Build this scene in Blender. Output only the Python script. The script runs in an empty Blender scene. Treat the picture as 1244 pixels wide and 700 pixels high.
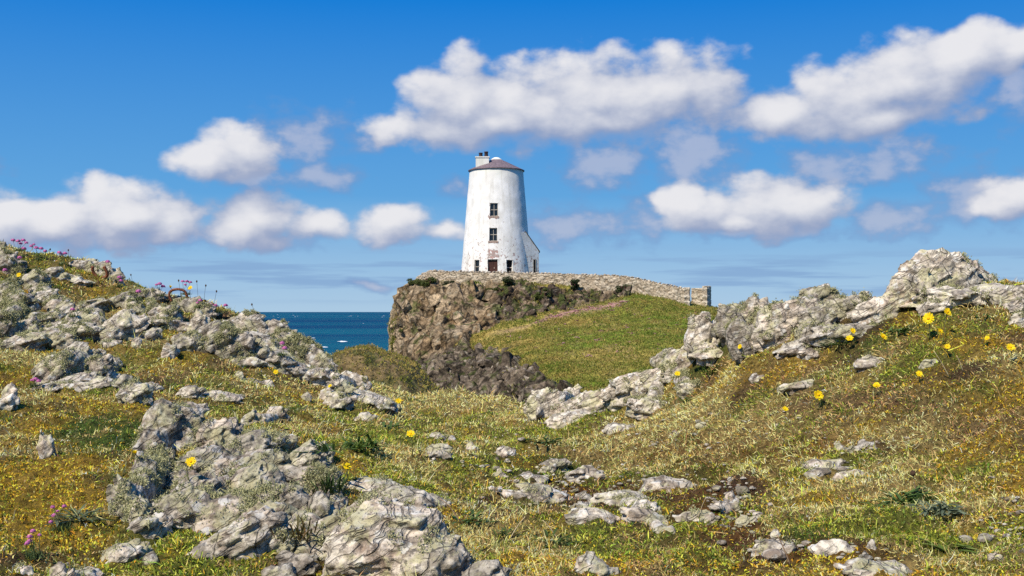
import bpy, bmesh, math, random
import numpy as np
from mathutils import Vector, Matrix

# ------------------------------------------------------------------ scene, camera, light
S = bpy.context.scene
COL = S.collection
F = 1400.0            # focal length in photo pixels (photo 1244 wide)
HX, HY = 622.0, 379.0 # where the level view axis falls in the photo

cam = bpy.data.cameras.new('camera')
cam.sensor_width = 36.0
cam.lens = F / 1244.0 * 36.0
cam.shift_y = 29.0 / 1244.0
cam.clip_start = 0.05
cam.clip_end = 120000.0
cam_o = bpy.data.objects.new('camera', cam)
COL.objects.link(cam_o)
cam_o.location = (0, 0, 0)
cam_o.rotation_euler = (math.radians(90), 0, 0)
S.camera = cam_o
S.view_settings.view_transform = 'Standard'
S.view_settings.look = 'None'
S.view_settings.gamma = 1.0
S.view_settings.exposure = 0.42
S.cycles.max_bounces = 6
S.cycles.diffuse_bounces = 2
S.cycles.glossy_bounces = 2
S.cycles.transmission_bounces = 2
S.cycles.use_denoising = False

SUN_AZ = math.radians(-143.0)   # from +Y clockwise: behind the viewer's left shoulder
SUN_EL = math.radians(48.0)
SUN_DIR = Vector((math.sin(SUN_AZ) * math.cos(SUN_EL), math.cos(SUN_AZ) * math.cos(SUN_EL), math.sin(SUN_EL)))
sun = bpy.data.lights.new('sun', 'SUN')
sun.energy = 4.8
sun.angle = math.radians(0.5)
sun.color = (1.0, 0.91, 0.78)
sun_o = bpy.data.objects.new('sun', sun)
COL.objects.link(sun_o)
sun_o.rotation_euler = (-SUN_DIR).to_track_quat('-Z', 'Y').to_euler()
sun_o.location = (-20, -20, 30)

SKY_STRENGTH = 0.09


def px_az(px): return math.atan2(px - HX, F)


def px_el(px, py): return math.atan2(HY - py, math.hypot(F, px - HX))


class NT:
    """Terse node building."""
    def __init__(self, tree):
        self.t = tree
        self.n = tree.nodes
        self.l = tree.links

    def put(self, sock, v):
        if isinstance(v, bpy.types.NodeSocket):
            self.l.new(v, sock)
        elif v is not None:
            try:
                sock.default_value = v
            except Exception:
                if isinstance(v, (int, float)):
                    sock.default_value = (v,) * len(sock.default_value)
                else:
                    sock.default_value = tuple(v) + (1.0,)

    def node(self, typ, ins=(), **props):
        nd = self.n.new(typ)
        for k, v in props.items():
            setattr(nd, k, v)
        if isinstance(ins, dict):
            for k, v in ins.items():
                self.put(nd.inputs[k], v)
        else:
            for i, v in enumerate(ins):
                if v is not None:
                    self.put(nd.inputs[i], v)
        return nd

    def m(self, op, a, b=None, c=None, clamp=False):
        return self.node('ShaderNodeMath', (a, b, c), operation=op, use_clamp=clamp).outputs[0]

    def vm(self, op, a, b=None, c=None):
        nd = self.node('ShaderNodeVectorMath', (a, b, c), operation=op)
        return nd.outputs['Value'] if op in ('LENGTH', 'DOT_PRODUCT', 'DISTANCE') else nd.outputs[0]

    def noise(self, vec, scale, detail=4.0, rough=0.55, dist=0.0):
        nd = self.node('ShaderNodeTexNoise', {'Scale': scale, 'Detail': detail, 'Roughness': rough, 'Distortion': dist})
        if vec is not None:
            self.l.new(vec, nd.inputs['Vector'])
        return nd.outputs['Fac']

    def noise_col(self, vec, scale, detail=2.0):
        nd = self.node('ShaderNodeTexNoise', {'Scale': scale, 'Detail': detail})
        if vec is not None:
            self.l.new(vec, nd.inputs['Vector'])
        return nd.outputs['Color']

    def vor(self, vec, scale, feature='F1', out='Distance', rnd=1.0):
        nd = self.node('ShaderNodeTexVoronoi', {'Scale': scale, 'Randomness': rnd}, feature=feature)
        self.l.new(vec, nd.inputs['Vector'])
        return nd.outputs[out]

    def ramp(self, v, a, b, lo=0.0, hi=1.0, smooth=True):
        nd = self.node('ShaderNodeMapRange', {'Value': v, 'From Min': a, 'From Max': b, 'To Min': lo, 'To Max': hi},
                       interpolation_type='SMOOTHSTEP' if smooth else 'LINEAR')
        return nd.outputs[0]

    def mix(self, f, a, b, blend='MIX'):
        nd = self.node('ShaderNodeMix', data_type='RGBA', blend_type=blend)
        self.put(nd.inputs[0], f)
        self.put(nd.inputs[6], a)
        self.put(nd.inputs[7], b)
        return nd.outputs[2]


# ---- world: Nishita sky with cumulus drawn as a density field over azimuth / elevation
world = bpy.data.worlds.new('World')
S.world = world
world.use_nodes = True
W = NT(world.node_tree)
W.n.clear()

# azimuth/elevation of each puff: (px, py, rx, ry, weight), angles taken from the photo
PUFFS = [
    # long cloud behind the tower
    (490, 150, 60, 30, 0.8), (560, 118, 72, 56, 1.0), (630, 130, 100, 58, 1.0), (735, 120, 110, 60, 1.0), (830, 106, 95, 50, 1.0),
    (600, 150, 140, 40, 1.0), (730, 144, 140, 38, 1.0),
    # cloud to the upper right
    (950, 138, 64, 38, .95), (1025, 122, 80, 52, 1.0), (1100, 102, 85, 68, 1.0), (1170, 72, 80, 44, 1.0), (1225, 62, 40, 34, .9), (1075, 142, 120, 32, .95),
    # small cumulus left of centre
    (258, 194, 56, 40, .92), (298, 180, 56, 40, .85),
    # low row on the left
    (10, 266, 56, 34, .95), (75, 268, 74, 36, .95), (150, 262, 80, 44, 1.0), (210, 268, 54, 30, .88), (305, 266, 64, 42, 1.0),
    (385, 272, 54, 30, .80), (480, 268, 62, 36, .90), (540, 278, 50, 24, .72),
    # right of the tower
    (843, 250, 54, 38, .98), (955, 250, 80, 40, 1.0), (900, 268, 110, 18, .8), (1225, 238, 56, 32, .85),
]
FAINT = [
    (365, 165, 90, 44, .9), (392, 214, 60, 26, .9), (310, 212, 100, 26, .8), (440, 170, 70, 34, .7), (560, 228, 44, 26, .7), (735, 200, 72, 40, 1.0),
    (843, 184, 62, 56, 1.05), (690, 276, 100, 34, .95), (790, 270, 60, 40, .85), (1010, 205, 84, 38, .9), (1085, 190, 70, 46, .9), (1090, 266, 66, 28, 1.05), (1185, 236, 80, 44, 1.0),
    (1235, 110, 50, 70, .8), (120, 288, 190, 24, .9), (320, 290, 110, 22, .9), (920, 278, 150, 20, .9), (480, 290, 90, 18, .7), (0, 200, 24, 16, .7), (455, 345, 60, 12, .8),
]
g = bpy.data.node_groups.new('cloud_density', 'ShaderNodeTree')
g.interface.new_socket('P', in_out='INPUT', socket_type='NodeSocketVector')
g.interface.new_socket('D', in_out='OUTPUT', socket_type='NodeSocketFloat')
g.interface.new_socket('faint', in_out='OUTPUT', socket_type='NodeSocketFloat')
G = NT(g)
gi = G.n.new('NodeGroupInput')
go = G.n.new('NodeGroupOutput')
P = gi.outputs[0]
warp = G.vm('SUBTRACT', G.noise_col(P, 26.0, 3.0), (0.5, 0.5, 0.5))
Pw = G.vm('MULTIPLY_ADD', warp, (0.022, 0.016, 0.0), P)


def field(puffs):
    acc = None
    for (px, py, rx, ry, wgt) in puffs:
        c = Vector((px_az(px), px_el(px, py)))
        ax, ay = rx / F * 1.12, ry / F * 1.12
        q = G.vm('MULTIPLY_ADD', Pw, (1 / ax, 1 / ay, 0.0), (-c.x / ax, -c.y / ay, 0.0))
        d = G.m('MULTIPLY_ADD', G.vm('LENGTH', q), -1.0, wgt)
        acc = d if acc is None else G.m('SMOOTH_MAX', acc, d, 0.22)
    return acc


acc = field(PUFFS)
Ps = G.vm('MULTIPLY', P, (1.0, 1.5, 1.0))
n1 = G.noise(Ps, 38.0, 6.0, 0.52)
Pl = G.vm('MULTIPLY_ADD', warp, (0.016, 0.016, 0.0), Ps)
v1 = G.node('ShaderNodeTexVoronoi', {'Vector': Pl, 'Scale': 23.0}, feature='F1').outputs['Distance']
dens = G.m('ADD', G.m('ADD', acc, G.m('MULTIPLY_ADD', v1, -0.52, 0.24)), G.m('MULTIPLY_ADD', n1, 0.72, -0.36))
G.l.new(dens, go.inputs[0])
G.l.new(G.m('ADD', field(FAINT), G.m('MULTIPLY_ADD', n1, 1.6, -0.86)), go.inputs[1])

tc = W.n.new('ShaderNodeTexCoord')
sep = W.node('ShaderNodeSeparateXYZ', (tc.outputs['Generated'],))
az = W.m('ARCTAN2', sep.outputs[0], sep.outputs[1])
el = W.m('ARCSINE', sep.outputs[2])
ae = W.node('ShaderNodeCombineXYZ', (az, el, 0.0)).outputs[0]


def dens_at(off):
    nd = W.n.new('ShaderNodeGroup')
    nd.node_tree = g
    W.l.new(W.vm('ADD', ae, off), nd.inputs[0])
    return nd.outputs


D0, DF = dens_at((0, 0, 0))[:2]
D1 = dens_at((-0.009, 0.013, 0.0))[0]
D2 = dens_at((-0.016, 0.034, 0.0))[0]
alpha = W.ramp(D0, 0.0, 0.27)
alpha = W.m('MULTIPLY', alpha, W.ramp(D0, 0.0, 0.45, 0.55, 0.97))
relief = W.m('SUBTRACT', W.m('MULTIPLY_ADD', D0, 1.7, 0.0), W.m('ADD', W.m('MULTIPLY', D1, 1.0), W.m('MULTIPLY', D2, 0.7)))
lraw = W.m('MULTIPLY_ADD', relief, 0.66, 0.16)
lit = W.ramp(lraw, -0.30, 1.0)
alpha = W.m('MULTIPLY', alpha, W.ramp(lraw, -0.75, 0.1, 0.35, 1.0))
thin = W.ramp(D0, 0.05, 0.45)
lit = W.m('MULTIPLY', lit, W.m('MULTIPLY_ADD', thin, 0.5, 0.5))
cl = W.mix(lit, (2.45, 3.0, 4.5), (6.9, 6.85, 7.05))
faint_a = W.ramp(DF, -0.05, 0.65, 0.0, 0.78)
faint_c = W.mix(W.ramp(DF, 0.25, 0.85), (1.5, 2.6, 4.8), (3.7, 4.1, 5.4))
# thin stratus bands low over the sea
nb = W.noise(W.vm('MULTIPLY', ae, (2.2, 30.0, 1.0)), 3.2, 4.0, 0.5)
band = W.m('MULTIPLY', W.ramp(nb, 0.46, 0.62), W.m('MULTIPLY', W.ramp(el, 0.004, 0.02), W.ramp(el, 0.036, 0.060, 1.0, 0.0)))
sky = W.node('ShaderNodeTexSky', sky_type='NISHITA', sun_disc=False, sun_elevation=SUN_EL, sun_rotation=SUN_AZ,
             altitude=0.0, air_density=1.0, dust_density=0.35, ozone_density=3.0)
hs = W.node('ShaderNodeHueSaturation', {'Hue': 0.492, 'Saturation': 1.26, 'Value': 1.0, 'Color': sky.outputs[0]})
g1 = W.mix(W.ramp(el, -0.01, 0.10, smooth=False), (3.55, 5.05, 6.5), (0.95, 3.1, 6.05))
grad = W.mix(W.ramp(el, 0.09, 0.27, smooth=False), g1, (0.0, 1.62, 5.6))
skyc = W.mix(0.95, hs.outputs[0], grad)
skyc = W.mix(W.m('MULTIPLY', band, 0.75), skyc, (1.9, 3.2, 5.3))
skyc = W.mix(faint_a, skyc, faint_c)
out_c = W.mix(alpha, skyc, cl)
bg = W.node('ShaderNodeBackground', {'Color': out_c, 'Strength': SKY_STRENGTH})
wo = W.n.new('ShaderNodeOutputWorld')
W.l.new(bg.outputs[0], wo.inputs[0])
world.cycles.sampling_method = 'MANUAL'
world.cycles.sample_map_resolution = 512

# ------------------------------------------------------------------ numpy helpers
RNG = np.random.default_rng(7)
R = random.Random(11)


def _hash(ix, iy, iz, seed):
    h = (ix.astype(np.int64) * 374761393 + iy.astype(np.int64) * 668265263 + iz.astype(np.int64) * 2147483647 + seed * 1274126177) & 0xFFFFFFFF
    h = ((h ^ (h >> 13)) * 1274126177) & 0xFFFFFFFF
    h = ((h ^ (h >> 16)) * 2246822519) & 0xFFFFFFFF
    return (h ^ (h >> 15)) & 0xFFFFFFFF


_GR = np.array([(1, 1, 0), (-1, 1, 0), (1, -1, 0), (-1, -1, 0), (1, 0, 1), (-1, 0, 1), (1, 0, -1), (-1, 0, -1),
                (0, 1, 1), (0, -1, 1), (0, 1, -1), (0, -1, -1), (1, 1, 0), (-1, 1, 0), (0, -1, 1), (0, -1, -1)], float)


def perlin(p, seed=0):
    """gradient noise in about -1..1 at points p (N,3)"""
    i = np.floor(p).astype(np.int64)
    f = p - i
    u = f * f * f * (f * (f * 6 - 15) + 10)
    out = 0
    for dx in (0, 1):
        wx = u[:, 0] if dx else 1 - u[:, 0]
        for dy in (0, 1):
            wy = u[:, 1] if dy else 1 - u[:, 1]
            for dz in (0, 1):
                wz = u[:, 2] if dz else 1 - u[:, 2]
                gr = _GR[_hash(i[:, 0] + dx, i[:, 1] + dy, i[:, 2] + dz, seed) & 15]
                out = out + wx * wy * wz * (gr[:, 0] * (f[:, 0] - dx) + gr[:, 1] * (f[:, 1] - dy) + gr[:, 2] * (f[:, 2] - dz))
    return out


def fbm(p, octs=4, seed=0, gain=0.5):
    a, o, t = 1.0, 0, 0
    for k in range(octs):
        o = o + a * perlin(p * (2.03 ** k) + 17.3 * k, seed + k)
        t += a
        a *= gain
    return o / t * 1.5


def fbm2(x, y, scale, octs=4, seed=0, gain=0.5):
    return fbm(np.stack([x * scale, y * scale, np.zeros_like(x) + 0.37], -1), octs, seed, gain)


def voronoi(p, seed=0, tilts=False):
    """F1, F2 and a random value per cell"""
    i = np.floor(p).astype(np.int64)
    f1 = np.full(len(p), 9.0)
    f2 = np.full(len(p), 9.0)
    cid = np.zeros(len(p))
    ch = np.zeros(len(p))
    for dx in (-1, 0, 1):
        for dy in (-1, 0, 1):
            for dz in (-1, 0, 1):
                c = i + (dx, dy, dz)
                h = _hash(c[:, 0], c[:, 1], c[:, 2], seed)
                q = c + np.stack([(h & 1023) / 1023.0, ((h >> 10) & 1023) / 1023.0, ((h >> 20) & 1023) / 1023.0], -1)
                d = np.sqrt(((p - q) ** 2).sum(1))
                r = (_hash(c[:, 0], c[:, 1], c[:, 2], seed + 91) & 1023) / 1023.0
                near = d < f1
                f2 = np.where(near, f1, np.minimum(f2, d))
                cid = np.where(near, r, cid)
                tl = ((p - q) * (np.stack([(h >> 3) & 255, (h >> 11) & 255, (h >> 21) & 255], -1) / 127.5 - 1)).sum(1)
                ch = np.where(near, tl, ch)
                f1 = np.where(near, d, f1)
    return (f1, f2, cid, ch) if tilts else (f1, f2, cid)


def sstep(a, b, x):
    t = np.clip((x - a) / (b - a), 0, 1)
    return t * t * (3 - 2 * t)


def new_mesh(name, verts, faces, col=None, smooth=True, attr='Col'):
    """faces: (M,k) array or list of such arrays"""
    me = bpy.data.meshes.new(name)
    verts = np.asarray(verts, np.float32)
    if not isinstance(faces, (list, tuple)):
        faces = [faces]
    faces = [np.asarray(f, np.int32) for f in faces if len(f)]
    loops = np.concatenate([f.ravel() for f in faces])
    tot = np.concatenate([np.full(len(f), f.shape[1], np.int32) for f in faces])
    start = np.concatenate([[0], np.cumsum(tot)[:-1]]).astype(np.int32)
    me.vertices.add(len(verts))
    me.vertices.foreach_set('co', verts.ravel())
    me.loops.add(len(loops))
    me.loops.foreach_set('vertex_index', loops)
    me.polygons.add(len(tot))
    me.polygons.foreach_set('loop_start', start)
    me.polygons.foreach_set('loop_total', tot)
    me.polygons.foreach_set('use_smooth', np.full(len(tot), smooth))
    me.update(calc_edges=True)
    if col is not None:
        add_col(me, col, attr)
    return me


def add_col(me, col, attr='Col'):
    a = me.attributes.new(attr, 'FLOAT_COLOR', 'POINT')
    c = np.ones((len(me.vertices), 4), np.float32)
    c[:, :3] = np.clip(col, 0, 1)
    a.data.foreach_set('color', c.ravel())


def normals(me):
    a = np.empty(len(me.vertices) * 3, np.float32)
    me.vertices.foreach_get('normal', a)
    return a.reshape(-1, 3).astype(float)


def coords(me):
    a = np.empty(len(me.vertices) * 3, np.float32)
    me.vertices.foreach_get('co', a)
    return a.reshape(-1, 3).astype(float)


def set_coords(me, v):
    me.vertices.foreach_set('co', np.asarray(v, np.float32).ravel())
    me.update()


def grid_faces(n, m, wrap=False):
    """n rows x m columns of vertices"""
    i = np.arange(n - 1)[:, None] * m
    j = np.arange(m if wrap else m - 1)[None, :]
    j2 = (j + 1) % m
    return np.stack([i + j, i + j2, i + m + j2, i + m + j], -1).reshape(-1, 4)


def link(name, me, mat=None, parent=None):
    o = bpy.data.objects.new(name, me)
    COL.objects.link(o)
    if mat is not None:
        me.materials.append(mat)
    if parent is not None:
        o.parent = parent
        o.matrix_parent_inverse = Matrix.Translation(parent.location).inverted() if parent.rotation_euler[:] == (0, 0, 0) else parent.matrix_basis.inverted()
    return o


def tag(o, label=None, cat=None, group=None, kind=None):
    if label: o['label'] = label
    if cat: o['category'] = cat
    if group: o['group'] = group
    if kind: o['kind'] = kind
    return o


def empty(name, loc, label, cat, group=None):
    o = bpy.data.objects.new(name, None)
    COL.objects.link(o)
    o.location = loc
    o.empty_display_size = 0.05
    return tag(o, label, cat, group)


def pt(px, py, d):
    return np.array([(px - HX) / F * d, d, (HY - py) / F * d])


# ------------------------------------------------------------------ materials
def mat(name):
    m = bpy.data.materials.new(name)
    m.use_nodes = True
    t = NT(m.node_tree)
    b = t.n['Principled BSDF']
    b.inputs['Specular IOR Level'].default_value = 0.25
    b.inputs['Roughness'].default_value = 0.85
    return m, t, b


def simple_mat(name, col, rough=0.8, spec=0.25, var=0.0, scale=30.0, metal=0.0):
    m, t, b = mat(name)
    if var:
        tcn = t.n.new('ShaderNodeTexCoord').outputs['Object']
        n = t.noise(tcn, scale, 4.0, 0.6)
        dark = tuple(c * (1 - var) for c in col)
        lite = tuple(min(1, c * (1 + var)) for c in col)
        t.l.new(t.mix(t.ramp(n, 0.3, 0.7), dark, lite), b.inputs['Base Color'])
    else:
        b.inputs['Base Color'].default_value = (*col, 1)
    b.inputs['Roughness'].default_value = rough
    b.inputs['Specular IOR Level'].default_value = spec
    b.inputs['Metallic'].default_value = metal
    return m


def bump(t, b, h, dist, strength=1.0):
    bn = t.node('ShaderNodeBump', {'Strength': strength, 'Distance': dist, 'Height': h})
    t.l.new(bn.outputs[0], b.inputs['Normal'])
    return bn


def rock_mat():
    m, t, b = mat('weathered_rock')
    p = t.node('ShaderNodeNewGeometry').outputs['Position']
    a = t.node('ShaderNodeAttribute', attribute_name='Col').outputs['Color']   # R crevice dirt, G pinkness, B paleness
    sp = t.node('ShaderNodeSeparateColor', (a,))
    n1 = t.noise(p, 5.5, 8.0, 0.62)
    n2 = t.noise(t.vm('ADD', p, (3.1, 1.7, 9.2)), 22.0, 7.0, 0.7)
    n3 = t.noise(t.vm('ADD', p, (7.7, 5.5, 2.2)), 75.0, 5.0, 0.72)
    grey = t.mix(t.ramp(n2, 0.40, 0.60), (0.235, 0.20, 0.15), (0.57, 0.51, 0.405))
    tan = t.mix(t.ramp(n2, 0.40, 0.60), (0.24, 0.175, 0.125), (0.55, 0.45, 0.345))
    c = t.mix(t.m('MULTIPLY', t.ramp(n1, 0.42, 0.62), t.m('MULTIPLY_ADD', sp.outputs[1], 0.9, 0.25), clamp=True), grey, tan)
    # pale crustose lichen rings and film
    v1 = t.vor(t.vm('ADD', p, t.vm('MULTIPLY', t.noise_col(p, 40.0), (0.03, 0.03, 0.03))), 26.0)
    crust = t.m('MULTIPLY', t.ramp(v1, 0.42, 0.30), t.ramp(n1, 0.40, 0.56))
    c = t.mix(t.m('MULTIPLY', crust, 0.75), c, (0.56, 0.545, 0.49))
    gl = t.m('MULTIPLY', t.ramp(t.noise(t.vm('ADD', p, (1.3, 8.8, 4.1)), 12.0, 7.0, 0.7), 0.49, 0.58), 0.72)
    c = t.mix(gl, c, (0.38, 0.355, 0.19))
    bed = t.vm('DOT_PRODUCT', p, (-0.445, -0.318, 0.838))
    st = t.vm('ADD', t.vm('MULTIPLY', p, (3.0, 3.0, 3.0)), t.vm('SCALE', (-0.445, -0.318, 0.838), None))
    t.l.new(t.m('MULTIPLY', bed, 38.0), st.node.inputs[1].links[0].from_node.inputs['Scale'])
    ln_ = t.m('ABSOLUTE', t.m('SUBTRACT', t.noise(st, 1.0, 3.0, 0.5), 0.5))
    part_ = t.m('MULTIPLY', t.ramp(ln_, 0.022, 0.004), t.ramp(n1, 0.38, 0.52))
    ck = t.vor(t.vm('ADD', p, t.vm('MULTIPLY', t.noise_col(p, 9.0), (0.10, 0.10, 0.10))), 8.0, 'DISTANCE_TO_EDGE')
    hair = t.m('MULTIPLY', t.ramp(ck, 0.022, 0.004), t.ramp(n1, 0.60, 0.45))
    lines = t.m('MAXIMUM', part_, hair)
    c = t.mix(t.m('MULTIPLY', lines, 0.6), c, (0.07, 0.055, 0.042))
    # dark lichen specks and soil in the joints
    sk = t.m('MULTIPLY', t.ramp(n3, 0.54, 0.62), 0.75)
    c = t.mix(sk, c, (0.075, 0.065, 0.055))
    dk = t.m('MULTIPLY', t.ramp(t.noise(t.vm('ADD', p, (5.3, 2.8, 6.1)), 9.0, 8.0, 0.72), 0.58, 0.66), 0.65)
    c = t.mix(dk, c, (0.10, 0.085, 0.075))
    c = t.mix(t.m('MULTIPLY', sp.outputs[0], 0.8), c, (0.07, 0.055, 0.04))
    pal = t.m('MULTIPLY_ADD', sp.outputs[2], 0.75, 0.48)
    c = t.mix(1.0, c, t.node('ShaderNodeCombineColor', (pal, pal, pal)).outputs[0], 'MULTIPLY')
    t.l.new(c, b.inputs['Base Color'])
    b.inputs['Roughness'].default_value = 0.9
    h = t.m('SUBTRACT', t.m('ADD', t.m('MULTIPLY', n2, 0.7), t.m('MULTIPLY', n3, 0.5)), t.m('MULTIPLY', lines, 0.6))
    bump(t, b, h, 0.010, 1.0)
    return m


def ground_mat():
    m, t, b = mat('turf_soil')
    p = t.node('ShaderNodeNewGeometry').outputs['Position']
    a = t.node('ShaderNodeAttribute', attribute_name='Col').outputs['Color']
    n = t.noise(p, 60.0, 8.0, 0.72)
    n2 = t.noise(p, 170.0, 4.0, 0.7)
    k = t.m('MULTIPLY_ADD', t.ramp(n, 0.33, 0.68), 1.25, 0.40)
    c = t.mix(1.0, a, t.node('ShaderNodeCombineColor', (k, k, k)).outputs[0], 'MULTIPLY')
    t.l.new(c, b.inputs['Base Color'])
    b.inputs['Roughness'].default_value = 0.95
    b.inputs['Specular IOR Level'].default_value = 0.1
    bump(t, b, t.m('ADD', n, t.m('MULTIPLY', n2, 0.5)), 0.02, 1.0)
    return m


def leaf_mat(name, rough=0.6, spec=0.2, trans=0.25):
    m, t, b = mat(name)
    a = t.node('ShaderNodeAttribute', attribute_name='Col').outputs['Color']
    t.l.new(a, b.inputs['Base Color'])
    b.inputs['Roughness'].default_value = rough
    b.inputs['Specular IOR Level'].default_value = spec
    if trans:
        tr = t.node('ShaderNodeBsdfTranslucent', {'Color': a})
        mx = t.node('ShaderNodeMixShader', (trans, b.outputs[0], tr.outputs[0]))
        t.l.new(mx.outputs[0], t.n['Material Output'].inputs[0])
    return m


ROCK = rock_mat()
GROUND = ground_mat()
LEAF = leaf_mat('leaf_blades')
LICHEN = leaf_mat('lichen_fronds', 0.95, 0.05, 0.15)

# ------------------------------------------------------------------ near ground
CTRL = [
    (-250, 700, 2.5), (0, 700, 2.4), (300, 700, 2.45), (622, 700, 2.45), (900, 700, 2.4), (1244, 700, 2.25), (1450, 700, 2.2),
    (-200, 600, 3.2), (0, 600, 3.1), (200, 600, 3.05), (420, 600, 3.2), (622, 600, 3.5), (900, 600, 3.3), (1060, 600, 3.0), (1244, 600, 2.75), (1420, 600, 2.6),
    (0, 540, 3.8), (160, 540, 3.7), (300, 540, 3.7), (500, 540, 4.5), (622, 540, 4.8), (760, 540, 4.5), (900, 540, 4.0), (1080, 540, 3.45), (1244, 540, 3.1),
    (-150, 480, 4.7), (0, 480, 4.8), (200, 480, 4.85), (330, 482, 5.3), (400, 485, 5.8), (470, 500, 6.4), (560, 480, 8.0), (622, 487, 7.5), (700, 500, 6.0),
    (790, 490, 5.4), (850, 480, 4.9), (1000, 480, 4.0), (1120, 480, 3.65), (1244, 480, 3.4), (1400, 470, 3.2),
    (0, 430, 5.6), (150, 430, 5.7), (290, 430, 6.0), (370, 445, 6.2), (920, 430, 4.7), (1000, 430, 4.35), (1150, 430, 3.9), (1244, 430, 3.7),
    (0, 380, 6.4), (-150, 380, 6.3), (150, 385, 6.45), (245, 385, 6.6), (1244, 382, 4.2), (1100, 382, 4.4), (960, 395, 4.8),
    # brows against the sky
    (-160, 285, 8.2), (0, 298, 8.0), (60, 312, 7.8), (120, 327, 7.6), (170, 350, 7.4), (225, 364, 7.2), (280, 382, 7.0), (312, 394, 6.9),
    (347, 416, 6.75), (385, 442, 6.6), (415, 462, 6.6), (440, 474, 6.9), (490, 486, 7.8),
    (690, 494, 6.7), (780, 462, 5.9), (850, 425, 5.35), (900, 402, 5.15), (985, 382, 5.0), (1095, 366, 4.75), (1150, 350, 4.6), (1244, 352, 4.5), (1400, 345, 4.4),
]
ctrl = [pt(*c) for c in CTRL]
# ground under and behind the viewer
for x, y, z in ((0, 0, -.62), (-2, 0, -.62), (2, 0, -.55), (0, -3, -.7), (-4, -2, -.6), (4, -2, -.5), (0, 1.2, -.6)):
    ctrl.append(np.array([x, y, z]))


def behind(px, d, z): ctrl.append(np.array([(px - HX) / F * d, d, z]))


for px, d, z in ((-160, 10, .25), (0, 10, .2), (120, 9.5, -.05), (225, 9, -.4), (310, 9, -.75), (390, 8.6, -.85), (500, 9.4, -.86), (600, 9.4, -.9), (600, 13, -2.4),
                 (0, 14, -1.2), (250, 13, -2.2), (420, 12, -2.4), (690, 9, -1.05), (780, 8, -1.0), (850, 7.4, -.85), (985, 6.8, -.55), (1100, 6.5, -.45), (1244, 6.3, -.3), (1400, 6.3, -.3),
                 (780, 12, -2.4), (985, 11, -2.2), (1244, 10, -1.9), (1400, 10, -1.8)):
    behind(px, d, z)
ctrl = np.array(ctrl)


def tps_k(r2):
    return 0.5 * r2 * np.log(np.maximum(r2, 1e-9))


_n = len(ctrl)
_A = np.zeros((_n + 3, _n + 3))
_d2 = ((ctrl[:, None, :2] - ctrl[None, :, :2]) ** 2).sum(-1)
_A[:_n, :_n] = tps_k(_d2) + np.eye(_n) * 0.012
_A[:_n, _n] = 1
_A[:_n, _n + 1:] = ctrl[:, :2]
_A[_n:, :_n] = _A[:_n, _n:].T
_w = np.linalg.solve(_A, np.concatenate([ctrl[:, 2], np.zeros(3)]))


def base_z(x, y):
    x = np.asarray(x, float)
    y = np.asarray(y, float)
    sh = x.shape
    x, y = x.ravel(), y.ravel()
    o = np.empty(len(x))
    for s in range(0, len(x), 40000):
        e = slice(s, s + 40000)
        d2 = (x[e, None] - ctrl[None, :, 0]) ** 2 + (y[e, None] - ctrl[None, :, 1]) ** 2
        o[e] = tps_k(d2) @ _w[:_n] + _w[_n] + _w[_n + 1] * x[e] + _w[_n + 2] * y[e]
    r = np.hypot(x, y)
    far = sstep(9.5, 16, r)
    valley = -2.6 - 6.6 * sstep(12, 32, r)
    back = sstep(-2, -8, y)
    valley = valley * (1 - back) + (-1.2 - 0.05 * r) * back
    o = np.clip(o, -4, 1.2) * (1 - far) + valley * far
    return o.reshape(sh)


def micro(x, y):
    """hummocks of the turf"""
    fade = 1 - 0.6 * sstep(14, 30, np.hypot(x, y))
    return (0.050 * fbm2(x, y, 1.5, 3, 3) + 0.034 * fbm2(x, y, 5.0, 3, 9) + 0.017 * fbm2(x, y, 14.0, 2, 21) + 0.009 * fbm2(x, y, 31.0, 2, 23)) * fade


def ground_z(x, y):
    return base_z(x, y) + micro(np.asarray(x, float).ravel(), np.asarray(y, float).ravel()).reshape(np.shape(x))


def proj(x, y, z):
    y = np.maximum(y, 1e-3)
    return HX + F * x / y, HY - F * z / y


_ts = np.exp(np.linspace(math.log(1.2), math.log(14.0), 900))


def hit(px, py):
    """distance along the view axis at which a sight line meets the ground (None = sky)"""
    x = (px - HX) / F * _ts
    z = (HY - py) / F * _ts
    gz = base_z(x, _ts) + micro(x, _ts)
    w = np.nonzero(z < gz)[0]
    return float(_ts[w[0]]) if len(w) else None


# what grows where (soft masks over the ground plan)
def blob(px, py, cx, cy, rx, ry):
    return np.exp(-(((px - cx) / rx) ** 2 + ((py - cy) / ry) ** 2))


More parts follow.
